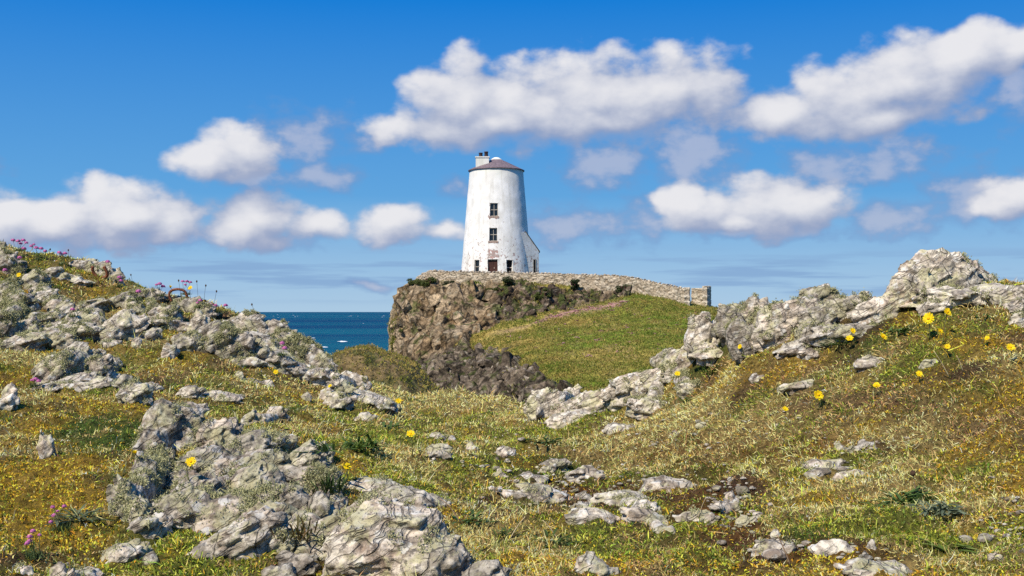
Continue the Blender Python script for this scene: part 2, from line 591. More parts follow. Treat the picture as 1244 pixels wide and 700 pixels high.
def cover(x, y, z):
    """weights: straw, green, moss, mustard, heath(brown), soil"""
    px, py = proj(x, y, z)
    a = fbm2(x, y, 2.4, 4, 31)
    b = fbm2(x + 5, y, 3.1, 4, 41)
    c = fbm2(x, y + 9, 2.0, 4, 51)
    d = fbm2(x + 3, y + 3, 7.0, 4, 61)
    e = fbm2(x - 7, y, 5.0, 4, 71)
    straw = 0.40 + 0.9 * a + 0.5 * d + 1.0 * blob(px, py, 520, 480, 90, 22) + .3 * blob(px, py, 1100, 620, 170, 60) + .25 * blob(px, py, 900, 520, 250, 60)
    green = 0.27 + 0.9 * b - 0.3 * d + 0.6 * blob(px, py, 450, 550, 60, 40) + .7 * blob(px, py, 1130, 615, 90, 40) + .5 * blob(px, py, 560, 590, 90, 30) + .4 * blob(px, py, 650, 520, 200, 25)
    moss = 0.12 + 0.9 * c + 1.2 * blob(px, py, 125, 530, 75, 34) + 0.8 * blob(px, py, 985, 655, 40, 14) + .7 * blob(px, py, 930, 555, 70, 16) + .5 * blob(px, py, 300, 470, 60, 14)
    must = 0.32 + 0.9 * e + 0.5 * blob(px, py, 60, 520, 60, 90) + .5 * blob(px, py, 90, 610, 110, 60) + .4 * blob(px, py, 1200, 560, 90, 60) + .2 * blob(px, py, 1150, 480, 120, 40)
    heath = 0.06 + 0.8 * fbm2(x, y, 3.5, 4, 81) + 0.55 * blob(px, py, 1180, 520, 110, 36) + .5 * blob(px, py, 1000, 470, 120, 40) + .35 * blob(px, py, 880, 540, 160, 30)
    soil = 0.20 + 0.9 * fbm2(x, y, 4.2, 4, 91) + 0.5 * d + 0.6 * blob(px, py, 700, 600, 150, 26) + 0.75 * blob(px, py, 890, 615, 50, 50) + .8 * blob(px, py, 1000, 670, 120, 14) + .5 * blob(px, py, 1040, 545, 80, 12)
    w = np.stack([straw, green, moss, must, heath, soil], -1)
    w = np.exp(np.clip(w, -2, 3) * 6.0)
    return w / w.sum(-1, keepdims=True)


PAL = np.array([(0.33, 0.245, 0.085), (0.125, 0.155, 0.022), (0.055, 0.095, 0.016), (0.34, 0.205, 0.022), (0.15, 0.095, 0.05), (0.062, 0.040, 0.024)])
PAL_GROUND = np.array([(0.25, 0.18, 0.065), (0.105, 0.112, 0.022), (0.045, 0.07, 0.013), (0.22, 0.14, 0.024), (0.14, 0.088, 0.045), (0.050, 0.030, 0.018)])


def make_ground():
    a_in = np.linspace(-30, 30, 760)
    a_l = np.concatenate([-180 + np.arange(0, 100, 5.0), np.linspace(-80, -30.6, 50)])
    azs = np.radians(np.concatenate([a_l, a_in, -a_l[::-1][:-1]]))
    rs = np.concatenate([[0.15, .4, .7, 1.0, 1.3], np.exp(np.linspace(math.log(1.6), math.log(10.5), 620)), np.exp(np.linspace(math.log(10.7), math.log(46), 60))])
    rr, aa = np.meshgrid(rs, azs, indexing='ij')
    x = (rr * np.sin(aa)).ravel()
    y = (rr * np.cos(aa)).ravel()
    z = base_z(x, y) + micro(x, y) + 0.006 * fbm2(x, y, 45.0, 3, 5)
    col = cover(x, y, z) @ PAL_GROUND
    px, py = proj(x, y, z)
    wet = np.clip(1.3 * (blob(px, py, 880, 620, 60, 40) + .6 * blob(px, py, 820, 545, 150, 22) + .5 * blob(px, py, 1000, 545, 90, 12) + blob(px, py, 980, 668, 90, 12) + .6 * blob(px, py, 720, 596, 90, 14)) * (0.6 + fbm2(x, y, 9, 3, 14)), 0, 0.8)[:, None]
    wet = np.where((y > 0)[:, None], wet, 0)
    col = col * (1 - wet) + np.array([0.115, 0.052, 0.014]) * wet
    n, mm = rr.shape
    fs = grid_faces(n, mm, wrap=True)
    me = new_mesh('ground', np.stack([x, y, z], -1), fs[:, ::-1], col)
    return tag(link('ground', me, GROUND), kind='structure')


ground = make_ground()

# ------------------------------------------------------------------ rocks
_bm = bmesh.new()
bmesh.ops.create_icosphere(_bm, subdivisions=6, radius=1.0)
ICO6 = np.array([v.co[:] for v in _bm.verts])
ICO6F = np.array([[v.index for v in f.verts] for f in _bm.faces])
_bm.free()
_bm = bmesh.new()
bmesh.ops.create_icosphere(_bm, subdivisions=4, radius=1.0)
ICO4 = np.array([v.co[:] for v in _bm.verts])
ICO4F = np.array([[v.index for v in f.verts] for f in _bm.faces])
_bm.free()
_bm = bmesh.new()
bmesh.ops.create_icosphere(_bm, subdivisions=2, radius=1.0)
ICO2 = np.array([v.co[:] for v in _bm.verts])
ICO2F = np.array([[v.index for v in f.verts] for f in _bm.faces])
_bm.free()


def facet(dirs, rng, cuts=11, p=20.0):
    """a convex, many-faced stone: unit directions cut by random planes, edges slightly rounded"""
    acc = np.ones(len(dirs))
    for _ in range(cuts):
        nrm = rng.normal(size=3)
        nrm /= np.linalg.norm(nrm)
        off = rng.uniform(0.60, 0.98)
        acc += np.maximum(dirs @ nrm / off, 0) ** p
    v = dirs * (acc ** (-1 / p))[:, None]
    lo, hi = v.min(0), v.max(0)
    return (v - (lo + hi) / 2) / ((hi - lo) / 2)


def place_lump(px, py, w, h):
    """centre and half sizes of a rock that fills this part of the view and sits in the ground"""
    db = hit(px, min(py + h / 2, 712))
    if db is None:
        db = hit(px, py + h / 2 + 12) or 6.0
    dt = hit(px, py - h / 2)
    a = w / F * db / 2
    b = 0.42 * a if dt is None else min(max((dt - db) / 2, 0.30 * a), 0.85 * a)
    b = min(max(b, 0.35 * h / F * db), 0.45)
    dc = db + b * 0.9
    c = h / F * dc / 2
    ctr = pt(px, py, dc)
    gx_ = np.linspace(-.8, .8, 5)
    gz = float(np.mean(ground_z(ctr[0] + gx_ * a, np.full(5, ctr[1]))))
    top = max(ctr[2] + c, gz + .016 + .25 * c)
    bot = min(ctr[2] - c, gz - 0.03)
    cz = top - (top - bot) * .62
    return np.array([ctr[0], ctr[1], cz]), np.array([a * 1.0, b, (top - bot) * .62]), dc


FOOT = []       # plan footprints of the rocks, kept clear of grass
ALL_ROCKS = []


CUBE = np.array([(x, y, z) for x in (-1, 1) for y in (-1, 1) for z in (-1, 1)], float)
CUBE_F = np.array([(0, 1, 3), (0, 3, 2), (4, 6, 7), (4, 7, 5), (0, 4, 5), (0, 5, 1), (2, 3, 7), (2, 7, 6), (0, 2, 6), (0, 6, 4), (1, 5, 7), (1, 7, 3)])


def frame_of(nrm, spin):
    a_ = np.cross(nrm, [0.25, 1.0, 0.1])
    a_ /= np.linalg.norm(a_)
    b_ = np.cross(nrm, a_)
    c_, s_ = math.cos(spin), math.sin(spin)
    return np.stack([a_ * c_ + b_ * s_, -a_ * s_ + b_ * c_, nrm], 0)


def slab(rng, half, Fm, jit=.22):
    """an irregular six-sided block: corners pushed about, laid in the frame Fm"""
    c = CUBE * (1 + rng.uniform(-jit, jit, (8, 3)))
    c[CUBE[:, 2] > 0, :2] *= rng.uniform(.6, 1.0)
    c[:, 2] += CUBE[:, 0] * rng.uniform(-.3, .3) + CUBE[:, 1] * rng.uniform(-.3, .3)
    return (c * half) @ Fm


def remeshed(V, Fs, voxel, name):
    me = new_mesh(name, np.concatenate(V), np.concatenate(Fs))
    o = bpy.data.objects.new('tmp', me)
    COL.objects.link(o)
    md = o.modifiers.new('r', 'REMESH')
    md.mode = 'VOXEL'
    md.voxel_size = voxel
    md.adaptivity = 0.0
    dg = bpy.context.evaluated_depsgraph_get()
    me2 = bpy.data.meshes.new_from_object(o.evaluated_get(dg))
    bpy.data.objects.remove(o)
    bpy.data.meshes.remove(me)
    me2.name = name
    return me2


def rock(label, lumps, lichen=0.3, pink=0.4, pale=0.5, cat='rock', name='rock', group=None, tilt=None, seed=None):
    rng = np.random.default_rng(seed if seed is not None else (len(ALL_ROCKS) * 7919 + 13))
    vs, fs, n0, ds = [], [], 0, []
    ext = []

    def add(v, f):
        nonlocal n0
        vs.append(v)
        fs.append(f + n0)
        n0 += len(v)

    # bedding of this outcrop: beds dip to the left and away, a little different from rock to rock
    nf = np.array([-0.42, -0.30, 0.80]) + rng.normal(size=3) * 0.14
    for L in lumps:
        ctr, hs_, dc = place_lump(*L[:4])
        ds.append(dc)
        hs_ = hs_ * (np.array([1.24, 1.20, 1.08]) if len(lumps) > 1 else np.array([1.14, 1.18, 1.05]))
        ti = (L[4] if len(L) > 4 else rng.uniform(-0.2, 0.12))
        ca, sa = math.cos(ti), math.sin(ti)
        Rt = np.array([[ca, 0, -sa], [0, 1, 0], [sa, 0, ca]])

        def put(u):                       # unit space -> world
            return (u * hs_) @ Rt + ctr
        core = facet(ICO4, rng, 7, 40)
        hor = np.sqrt(np.maximum(1 - np.clip(ICO4[:, 2], -1, 0) ** 2, .12))
        core[:, :2] *= (1 / hor)[:, None]
        add(put(core * (np.array([.70, .70, .74]) if L[2] < 58 else np.array([.86, .86, .88]))), ICO4F)
        nb_ = nf / hs_                   # bedding normal in unit space (so that it comes out right in the world)
        nb_ = nf * 0.75 + (nb_ / np.linalg.norm(nb_)) * .25
        nb_ /= np.linalg.norm(nb_)
        wpx = L[2]
        cnt = int(np.clip(8 + wpx / 3.0, 9, 42))
        for _ in range(cnt):
            d_ = rng.normal(size=3)
            d_ /= np.linalg.norm(d_)
            d_[2] = abs(d_[2]) if rng.random() < .75 else d_[2]
            d_[1] = -abs(d_[1]) if rng.random() < .7 else d_[1]
            q = nb_ + rng.normal(size=3) * .10
            q /= np.linalg.norm(q)
            half = np.array([rng.uniform(.26, .52), rng.uniform(.22, .42), rng.uniform(.07, .19)]) * (1.0 if wpx < 40 else .84)
            blk = slab(rng, half, frame_of(q, rng.normal() * .35))
            c_ = d_ * (rng.uniform(.48, .80) if wpx < 58 else rng.uniform(.66, .84))
            blk = blk + c_
            # keep inside the outline
            far = np.linalg.norm(blk * np.array([1, 1, 1.0]), axis=1).max()
            if far > 1.12:
                blk = blk * (1.12 / far)
            add(put(blk), CUBE_F)
        ext.append((ctr, hs_))
        FOOT.append((ctr[0], ctr[1], hs_[0], hs_[1], ctr[2] + hs_[2]))
    for i in range(1, len(ext)):
        j = min(range(i), key=lambda q_: np.linalg.norm(ext[q_][0] - ext[i][0]))
        c1, h1 = ext[j]
        c2, h2 = ext[i]
        dd = c2 - c1
        L_ = np.linalg.norm(dd[:2])
        yaw = math.atan2(dd[1], dd[0])
        hb = np.array([max(L_ * .62, .02), min(h1[1], h2[1]) * .8, min(h1[2], h2[2]) * .8])
        v = facet(ICO4, rng, 7, 40) * hb
        v = np.stack([v[:, 0] * math.cos(yaw) - v[:, 1] * math.sin(yaw), v[:, 0] * math.sin(yaw) + v[:, 1] * math.cos(yaw), v[:, 2] + v[:, 0] / hb[0] * dd[2] * .5], -1)
        add(v + (c1 + c2) / 2 - np.array([0, 0, .15 * hb[2]]), ICO4F)
    d = float(np.mean(ds))
    me = remeshed(vs, fs, max(0.0036, 1.25 * d / 1152.0), name)
    v = coords(me)
    s = float(np.mean([np.cbrt(np.prod(h)) for c, h in ext]))
    off = rng.uniform(-50, 50, 3)
    nr = normals(me)
    big_n = fbm(v / (s * 0.9) + off, 3, 5)
    rough_ = sstep(-.25, .35, fbm(v / .10 + off, 3, 47))
    nfu = nf / np.linalg.norm(nf)
    grain = fbm((v + nfu * ((v @ nfu) * 3.0)[:, None]) / 0.05 + off, 3, 35)
    fine = fbm(v / 0.020 + off, 3, 25, 0.6)
    disp = 0.03 * s * big_n + 0.0030 * grain + (0.0010 + 0.0032 * rough_) * fine
    f1, f2, cid = voronoi(v / max(.05, s * .5) + .15 * np.stack([big_n, grain, fine], -1) + off, 7)
    v = v + nr * disp[:, None]
    set_coords(me, v)
    me.polygons.foreach_set('use_smooth', np.full(len(me.polygons), True))
    crack = np.exp(-((f2 - f1) / 0.05) ** 2) * (fbm(v * 6 + off, 2, 4) > 0.0)
    colr = np.stack([np.clip(.6 * crack, 0, 1), np.clip(pink + 0.3 * big_n + 0.3 * (cid - .5), 0, 1), np.clip(pale + 0.35 * (cid - .5) + 0.15 * grain, 0, 1)], -1)
    add_col(me, colr)
    o = link(name, me, ROCK)
    tag(o, label, cat, group)
    # fronds of grey-green lichen standing on the stone
    if lichen > 0:
        lich(o, v, normals(me), lichen, rng, off, d)
    ALL_ROCKS.append(o)
    return o


def lich(parent, v, nr, amount, rng, off, d):
    msk = 0.8 * fbm(v / 0.13 + off, 3, 77) + 0.75 * fbm(v / 0.035 + off, 2, 78)
    up = np.clip(nr[:, 2] * 0.5 + 0.55, 0, 1)
    thr = 0.84 - 0.62 * amount
    ok = np.nonzero((msk * up > thr * 0.62) & (nr[:, 1] < 0.45))[0]
    if len(ok) < 5:
        return
    fr_a = max(0.0036, 1.25 * d / 1152) ** 2
    n = int(min(len(ok) * 0.9, len(ok) * fr_a / (0.0085 ** 2)) * (0.7 + amount))
    n = max(6, min(n, 1900))
    pick = rng.choice(ok, n)
    nb = 11
    base = np.repeat(v[pick], nb, 0) + rng.normal(size=(n * nb, 3)) * 0.006
    nn = np.repeat(nr[pick], nb, 0)
    dirs = nn * 0.8 + rng.normal(size=(n * nb, 3)) * 0.75 + np.array([0, 0, 0.25])
    dirs /= np.linalg.norm(dirs, axis=1, keepdims=True)
    ln = rng.uniform(0.0015, 0.0055, n * nb) * np.repeat(rng.uniform(0.6, 1.35, n), nb)
    side = np.cross(dirs, rng.normal(size=dirs.shape))
    side /= np.linalg.norm(side, axis=1, keepdims=True) + 1e-9
    wd = np.maximum(rng.uniform(0.0009, 0.0018, n * nb), 0.42 * d / 1152)
    p0 = base - dirs * 0.002
    mid = base + dirs * (ln * 0.55)[:, None]
    tip = base + dirs * ln[:, None] + rng.normal(size=dirs.shape) * 0.003
    V = np.stack([p0 - side * wd[:, None] * .6, p0 + side * wd[:, None] * .6, mid + side * wd[:, None], mid - side * wd[:, None], tip], 1).reshape(-1, 3)
    k = np.arange(n * nb)[:, None] * 5
    q = k + np.array([0, 1, 2, 3])
    tr = k + np.array([3, 2, 4])
    hue = np.repeat(rng.uniform(0, 1, n), nb) * 0.7 + rng.uniform(0, .3, n * nb)
    ca = np.array([0.20, 0.20, 0.085])
    cb = np.array([0.50, 0.48, 0.26])
    col = ca + (cb - ca) * hue[:, None]
    col = np.repeat(col, 5, 0)
    me = new_mesh('lichen', V, [q, tr], col, smooth=False)
    o = link('lichen', me, LICHEN, parent)
    o['kind'] = 'stuff'


# label, [(px, py, w, h[, tilt])...], lichen, pink, pale
ROCKS = [
    # --- the brow on the left
    ('dark lichen-bearded rock cut by the left edge, just under the pink skyline flowers', [(8, 316, 26, 40), (22, 324, 20, 22)], .7, .2, .3),
    ('rock mass smothered in grey-green lichen at the left edge, halfway up the brow', [(10, 352, 34, 34), (26, 374, 44, 40), (4, 392, 34, 36), (36, 396, 26, 24)], 1.0, .2, .4),
    ('knobbly pale outcrop stepping down beside the lichen-smothered mass', [(42, 344, 30, 34, .2), (60, 364, 40, 28), (55, 345, 18, 22), (78, 378, 30, 24)], .45, .3, .6),
    ('pale jagged stone in the turf between the skyline and the rusty U-shaped ring', [(66, 331, 24, 17)], .2, .4, .8),
    ('long low strip of pale stone running under the rusty U-shaped ring', [(92, 341, 44, 11, .25), (78, 336, 22, 10)], .1, .4, .8),
    ('low pale rocks on the skyline around the rusty U-shaped ring', [(97, 321, 30, 13), (112, 318, 20, 12), (139, 333, 24, 20), (128, 322, 18, 12)], .35, .3, .65),
    ('chunky pale rock on the slope below the strip of stone, chipped corners', [(103, 388, 42, 28), (90, 396, 20, 16), (118, 394, 16, 12)], .3, .35, .75),
    ('outcrop with green-grey lichen halfway between the two rusty rings', [(152, 366, 36, 24), (168, 374, 22, 18)], .6, .3, .5),
    ('large pale square-edged boulder in the middle of the left slope', [(152, 395, 54, 36, -.1), (136, 404, 24, 18), (170, 392, 22, 24)], .2, .25, .8),
    ('small upright pale stone below the large square-edged boulder', [(166, 416, 15, 15)], .1, .4, .8),
    ('lichen-tufted rock under the turf below the arched rusty ring', [(203, 382, 44, 28), (190, 378, 20, 20)], .8, .2, .5),
    ('broken pale rock behind the arched rusty ring at the skyline', [(233, 369, 40, 20), (218, 364, 20, 12), (252, 378, 26, 18)], .6, .3, .6),
    ('pale leaning block with a clean left face, near the brow', [(243, 391, 28, 27, -.3)], .25, .35, .8),
    ('big dark-sided boulder draped in lichen near the seaward end of the brow', [(272, 414, 50, 44), (296, 420, 40, 42), (258, 400, 30, 24)], .75, .15, .3),
    ('long lichen-crusted ridge dropping along the brow towards the sea', [(300, 391, 56, 26, .3), (332, 402, 54, 30, .4), (362, 422, 54, 34, .5), (390, 440, 36, 22, .5)], .75, .25, .6),
    ('grey angular boulder under the long lichen-crusted ridge', [(338, 440, 42, 26, .2), (318, 430, 26, 24)], .35, .15, .5),
    ('pale rubbly rock in the middle of the slope, left of the dark-sided boulder', [(226, 414, 36, 26), (244, 420, 26, 18)], .6, .2, .5),
    ('smooth round pale cobble at the foot of the rubbly rock', [(206, 427, 24, 20)], .1, .3, .75),
    ('tilted stone in brown heath between the square-edged boulder and the cobble', [(186, 406, 24, 20)], .3, .3, .55),
    ('pale worn slab in the heath under the square-edged boulder', [(138, 418, 26, 9), (126, 412, 20, 9)], .1, .4, .75),
    ('ribbed pale rock between the lichen-smothered mass and the chunky rock', [(60, 410, 40, 24), (78, 414, 30, 20), (40, 404, 18, 22)], .35, .4, .6),
    ('broad ribbed outcrop dipping left at the lower left of the brow', [(70, 444, 56, 40, -.35), (98, 434, 52, 40, -.3), (54, 454, 26, 20)], .4, .3, .7),
    ('weathered lumpy rock on the shoulder of the broad ribbed outcrop', [(124, 446, 36, 34, -.2), (140, 440, 18, 18)], .5, .3, .6),
    ('rounded stone resting just below the lumpy rock shoulder', [(152, 464, 22, 22)], .3, .25, .5),
    ('half-buried pale slab with turf on both sides below the rounded stone', [(164, 476, 48, 26, -.25), (184, 470, 26, 14)], .35, .3, .75),
    ('pale boulder cut by the left edge beside the mustard turf', [(10, 484, 30, 34, .25)], .1, .3, .8),
    ('rounded pale stone at the head of a long thin slab in the turf', [(232, 476, 34, 18)], .15, .3, .8),
    ('long thin slab pointing right from the rounded pale stone', [(270, 481, 62, 11, .12)], .05, .35, .8),
    ('two small pale stones side by side below the dark-sided boulder', [(290, 455, 14, 8), (324, 465, 20, 9)], .0, .3, .8),
    ('low broken bedrock ribs between the ribbed pale rock and the chunky rock', [(26, 418, 60, 22, -.25), (92, 404, 60, 20, -.2), (112, 372, 50, 18, -.2), (52, 388, 50, 20, -.2)], .55, .35, .65),
    ('shelving bedrock between the square-edged boulder and the pale leaning block', [(192, 392, 54, 20, .1), (216, 396, 46, 18, .2), (182, 356, 44, 16, .15)], .55, .3, .65),
    ('flat bedrock shelf from the lichen-crusted ridge down to the white-topped outcrop', [(318, 416, 60, 22, .35), (350, 444, 60, 20, .35), (300, 442, 50, 16, .1)], .4, .3, .75),
    ('low pale shelf of bedrock under the broad ribbed outcrop', [(96, 462, 60, 16, -.1), (64, 470, 44, 13, -.1), (128, 466, 36, 14)], .3, .35, .75),
    # --- tongue of rock running down to the saddle
    ('white-topped broken outcrop where the left brow meets the sea', [(385, 456, 56, 26, .15), (405, 464, 46, 24, .2), (430, 462, 36, 20, .35)], .2, .4, .95),
    ('long pale rounded slab sloping right in the straw-coloured saddle grass', [(450, 486, 62, 20, .28), (466, 490, 40, 16, .3)], .15, .35, .85),
    ('blocky pale rock pair facing the saddle slab', [(412, 488, 40, 26), (396, 480, 22, 18)], .25, .3, .8),
    ('low flat stone lying in front of the saddle slab', [(446, 506, 30, 11)], .05, .4, .75),
    ('small pale stone in moss under the white-topped outcrop', [(371, 481, 16, 12)], .1, .3, .75),
    # --- the rib of rock in the near left
    ('small standing stone alone in the dark moss', [(58, 539, 22, 36, -.15)], .15, .25, .6),
    ('tall grey rib of rock rising out of the moss, notched on its right side', [(206, 515, 62, 60, -.45), (228, 500, 44, 34), (182, 540, 34, 36), (236, 520, 24, 28)], .45, .25, .5),
    ('tan split rock right of the tall grey rib across a dark gap', [(268, 526, 46, 42, -.3), (284, 518, 26, 30, -.4), (254, 546, 30, 22)], .4, .8, .55),
    ('pale pair of rocks behind the tan split rock, at the edge of the turf', [(306, 507, 30, 16), (336, 504, 30, 20, -.3)], .2, .35, .75),
    ('rounded bank of bedrock furred with lichen beside the leafy green patch', [(312, 540, 64, 38), (340, 534, 44, 24), (296, 548, 40, 24)], .85, .3, .5),
    ('smooth tan dome of bedrock below the furred bank', [(372, 562, 56, 50, -.1), (390, 552, 34, 28), (352, 576, 36, 28)], .35, .6, .65),
    ('long grey rock flank on the left side of the near outcrop, leaning over turf', [(156, 606, 34, 56, -.4), (178, 580, 38, 56, -.4), (196, 562, 36, 44, -.3), (172, 622, 28, 36)], .75, .3, .6),
    ('broad rough slab in the middle of the near outcrop', [(240, 600, 62, 50), (222, 582, 44, 34), (262, 590, 36, 32)], .4, .5, .5),
    ('big dark grey boulder with a smooth sunlit top in the near outcrop', [(312, 596, 66, 64, -.15), (290, 612, 44, 36), (338, 604, 24, 46)], .3, .25, .5),
    ('shattered low ledge of stone below the broad rough slab', [(236, 630, 70, 26), (262, 638, 50, 26), (206, 636, 36, 20)], .55, .4, .55),
    ('pale tapering ledge on the turf edge at the foot of the near outcrop', [(174, 644, 52, 30, -.25), (194, 636, 34, 24)], .25, .45, .7),
    ('wide tan slab sweeping up to the right below the big dark grey boulder', [(298, 652, 100, 54, -.35), (330, 632, 60, 46, -.4), (262, 664, 56, 30)], .15, .9, .6),
    ('rubbly low bedrock filling the gaps inside the near outcrop', [(262, 566, 84, 44), (318, 566, 70, 40), (224, 616, 70, 44), (286, 622, 80, 46), (346, 612, 76, 50), (386, 586, 60, 40), (400, 656, 80, 50)], .8, .35, .45),
    ('rounded pinkish boulder among brown turf at the bottom left', [(148, 672, 52, 26, -.15), (166, 664, 34, 18)], .15, .75, .65),
    ('small cobble between the pinkish boulder and the wide tan slab', [(184, 683, 22, 12)], .1, .5, .55),
    ('whitish stone at the bottom edge below the mustard turf', [(28, 694, 26, 14)], .1, .4, .85),
    ('grey stones cut by the bottom edge below the pinkish boulder', [(74, 694, 34, 18), (104, 698, 40, 14)], .25, .3, .65),
    ('upright grey block with a rough cap in the heart of the near outcrop', [(392, 622, 44, 46, -.2), (408, 606, 28, 30)], .4, .25, .5),
    ('narrow pale stone prop between the tan slab and the grey block', [(343, 660, 36, 40, -.3), (352, 644, 22, 22)], .5, .4, .6),
    ('dark lumpy rock at the bottom edge under the stone prop', [(362, 686, 56, 34), (338, 694, 40, 22)], .5, .2, .35),
    ('massive pale rough boulder filling the bottom of the view left of centre', [(478, 658, 136, 98, .2), (440, 648, 82, 70), (524, 682, 84, 60, .3), (428, 676, 60, 60)], .45, .45, .8),
    ('flat crest ledge overhanging dark turf on top of the massive pale boulder', [(452, 590, 60, 20, .1), (492, 599, 66, 18, .22), (526, 608, 44, 16, .4)], .5, .3, .6),
    ('purplish knob of rock between the crest ledge and the massive pale boulder', [(510, 626, 44, 36), (528, 632, 26, 24)], .2, .6, .45),
    ('dark rock at the bottom edge right of the massive pale boulder', [(588, 694, 60, 22), (556, 690, 34, 22)], .3, .4, .35),
    # --- stones in the middle turf
    ('grey boulder in a hollow of dark soil by the small yellow flower', [(533, 549, 40, 22, .15)], .1, .4, .6),
    ('broken stones at the head of the dark hollow', [(530, 529, 20, 9), (545, 532, 16, 8)], .1, .3, .6),
    ('little pale pebble between the hollow boulder and the lone wedge stone', [(571, 541, 14, 11)], 0, .3, .7),
    ('lone wedge-shaped pale stone in green turf right of the dark hollow', [(613, 547, 28, 14, .2)], .1, .4, .75),
    ('tiny round pale stone sunk in the turf above the flat stone row', [(608, 575, 22, 10)], 0, .4, .75),
    ('thin flat stone at the left of the pale stone cluster', [(644, 579, 46, 11)], 0, .4, .75),
    ('grey stone heap in the middle of the pale stone cluster', [(674, 565, 34, 14), (664, 570, 20, 8)], .1, .35, .65),
    ('smooth whitish stone, brightest of the pale stone cluster', [(711, 573, 46, 18, .05)], 0, .4, .9),
    ('long rounded pale slab with a high left end in the middle turf', [(650, 598, 66, 22, .12), (676, 604, 36, 14)], .05, .5, .85),
    ('small white sliver of stone left of the long rounded slab', [(599, 593, 24, 10, -.2)], 0, .2, 1.0),
    ('squarish grey stone between the long rounded slab and the jagged slab', [(708, 601, 28, 12)], .05, .35, .65),
    ('long jagged pale slab reaching right from the squarish stone', [(756, 605, 66, 17, .12), (784, 611, 34, 12, .3)], .05, .35, .75),
    ('white-streaked flat slab tilted to the right in front of the jagged slab', [(717, 626, 66, 17, .1)], 0, .35, .95),
    ('thin sunken slab edge between the jagged and the white-streaked slab', [(712, 613, 44, 9, .08)], 0, .35, .7),
    ('dipping slab edge running down to the brown puddled ground', [(786, 627, 58, 16, .4), (806, 640, 26, 12, .5)], .1, .35, .65),
    ('lichened stone at the bottom edge of the middle turf', [(718, 684, 42, 24, .3), (736, 694, 28, 14)], .4, .4, .7),
    ('long low slab at the left end of the brown puddled ground', [(812, 586, 64, 13, .08)], .05, .4, .75),
    ('flat mottled slab beside the brown puddled ground', [(846, 627, 54, 16, .12)], .05, .35, .7),
    ('lumpy stones stacked beside the brown puddled ground', [(888, 604, 24, 13), (894, 612, 18, 14), (872, 617, 14, 8)], .1, .5, .65),
    ('grey stone at the edge of the brown puddled ground, above the mottled slab', [(832, 588, 22, 10)], .05, .35, .6),
    ('thin long slab lying in the brown puddled ground', [(907, 634, 28, 7)], 0, .4, .7),
    ('small dark stone alone in the brown puddled ground', [(888, 582, 11, 8)], 0, .3, .35),
    ('curled pale stone at the top of the bottom puddle', [(943, 648, 16, 10)], 0, .5, .7),
    ('long tapering slab dipping right above the bottom puddle', [(946, 662, 66, 13, .25)], .05, .4, .8),
    ('white flat slab in the bottom puddle', [(1014, 667, 62, 10, 0.03)], 0, .25, 1.0),
    ('small wedge at the end of the white flat slab', [(1059, 665, 18, 8)], 0, .3, .75),
    ('straight-edged long slab running out of the bottom edge', [(1070, 687, 96, 12, .2)], .05, .4, .8),
    ('fine-grained arched slab above a darker slab in the right turf', [(1012, 564, 66, 13, .1)], .05, .4, .8),
    ('darker slab tucked under the arched slab', [(995, 573, 32, 11)], .05, .35, .55),
    ('thin pale slab under the right end of the arched slab', [(1028, 577, 44, 8, -.12)], 0, .35, .8),
    ('low pale stone in the soil upslope of the arched slab', [(1053, 540, 32, 9, -.12)], 0, .35, .75),
    ('little heap of pinkish stones left of the low pale stone', [(1020, 543, 24, 10), (1034, 548, 12, 7)], 0, .7, .55),
    ('small stone in the turf at the bottom right', [(1210, 679, 20, 8)], 0, .5, .6),
    # --- rocks of the right bank
    ('row of white rounded stones on the crest under the headland', [(658, 474, 40, 9, -.05), (697, 474, 32, 14), (676, 477, 26, 9)], .1, .35, 1.0),
    ('small white stone just below the crest row', [(643, 491, 15, 8)], 0, .35, .95),
    ('white shelving slab at the foot of the pale tongue of rock', [(697, 505, 60, 15, -.1), (690, 495, 36, 18)], .15, .3, 1.0),
    ('pale tongue of layered rock climbing from the saddle to the right bank', [(728, 488, 70, 28, -.2), (766, 470, 60, 34, -.3), (800, 458, 40, 30, -.3), (748, 478, 50, 24), (792, 494, 60, 20, .2)], .35, .3, .95),
    ('low flat slab in front of the pale tongue of rock', [(753, 518, 44, 13, .08)], .05, .35, .8),
    ('pale stump of rock at the foot of the leaning slab', [(822, 440, 38, 30), (806, 432, 26, 22), (836, 470, 30, 18)], .6, .3, .8),
    ('large pale slab leaning right at the lower end of the lichened ridge', [(856, 410, 56, 54, -.65), (838, 430, 36, 30), (868, 432, 50, 24)], .25, .45, .95),
    ('dark cleft rock beside the large leaning slab', [(888, 396, 40, 50, -.4), (908, 412, 34, 46, -.4)], .4, .3, .35),
    ('tan-faced middle of the lichened ridge', [(926, 388, 46, 54, -.35), (950, 390, 46, 56, -.3), (900, 378, 36, 24), (938, 404, 40, 40)], .5, .65, .8),
    ('high pointed knob bearded with lichen on the ridge', [(992, 362, 52, 36), (972, 382, 48, 44), (1012, 378, 40, 36), (992, 388, 44, 40)], .55, .35, .6),
    ('low lichened saddle of rock between the pointed knob and the pale lens', [(1034, 370, 44, 26), (1050, 362, 30, 18)], .55, .3, .6),
    ('pale lens-shaped slab with a hollow lip below the ridge crest', [(1066, 376, 58, 30, -.12), (1082, 368, 32, 20)], .2, .4, 1.0),
    ('long lichened step of rock below the ridge, behind the yellow flowers', [(1006, 407, 60, 24), (1042, 404, 64, 22), (980, 400, 30, 24)], .5, .3, .6),
    ('rounded mossy boulder at the foot of the lichened step', [(964, 424, 42, 24), (984, 430, 26, 16)], .6, .3, .7),
    ('big pale boulder crowned with yellow-green lichen, highest on the right', [(1140, 325, 84, 42, -.05), (1172, 332, 66, 28, .3), (1110, 340, 58, 38, -.5), (1150, 340, 90, 28)], .45, .6, .95),
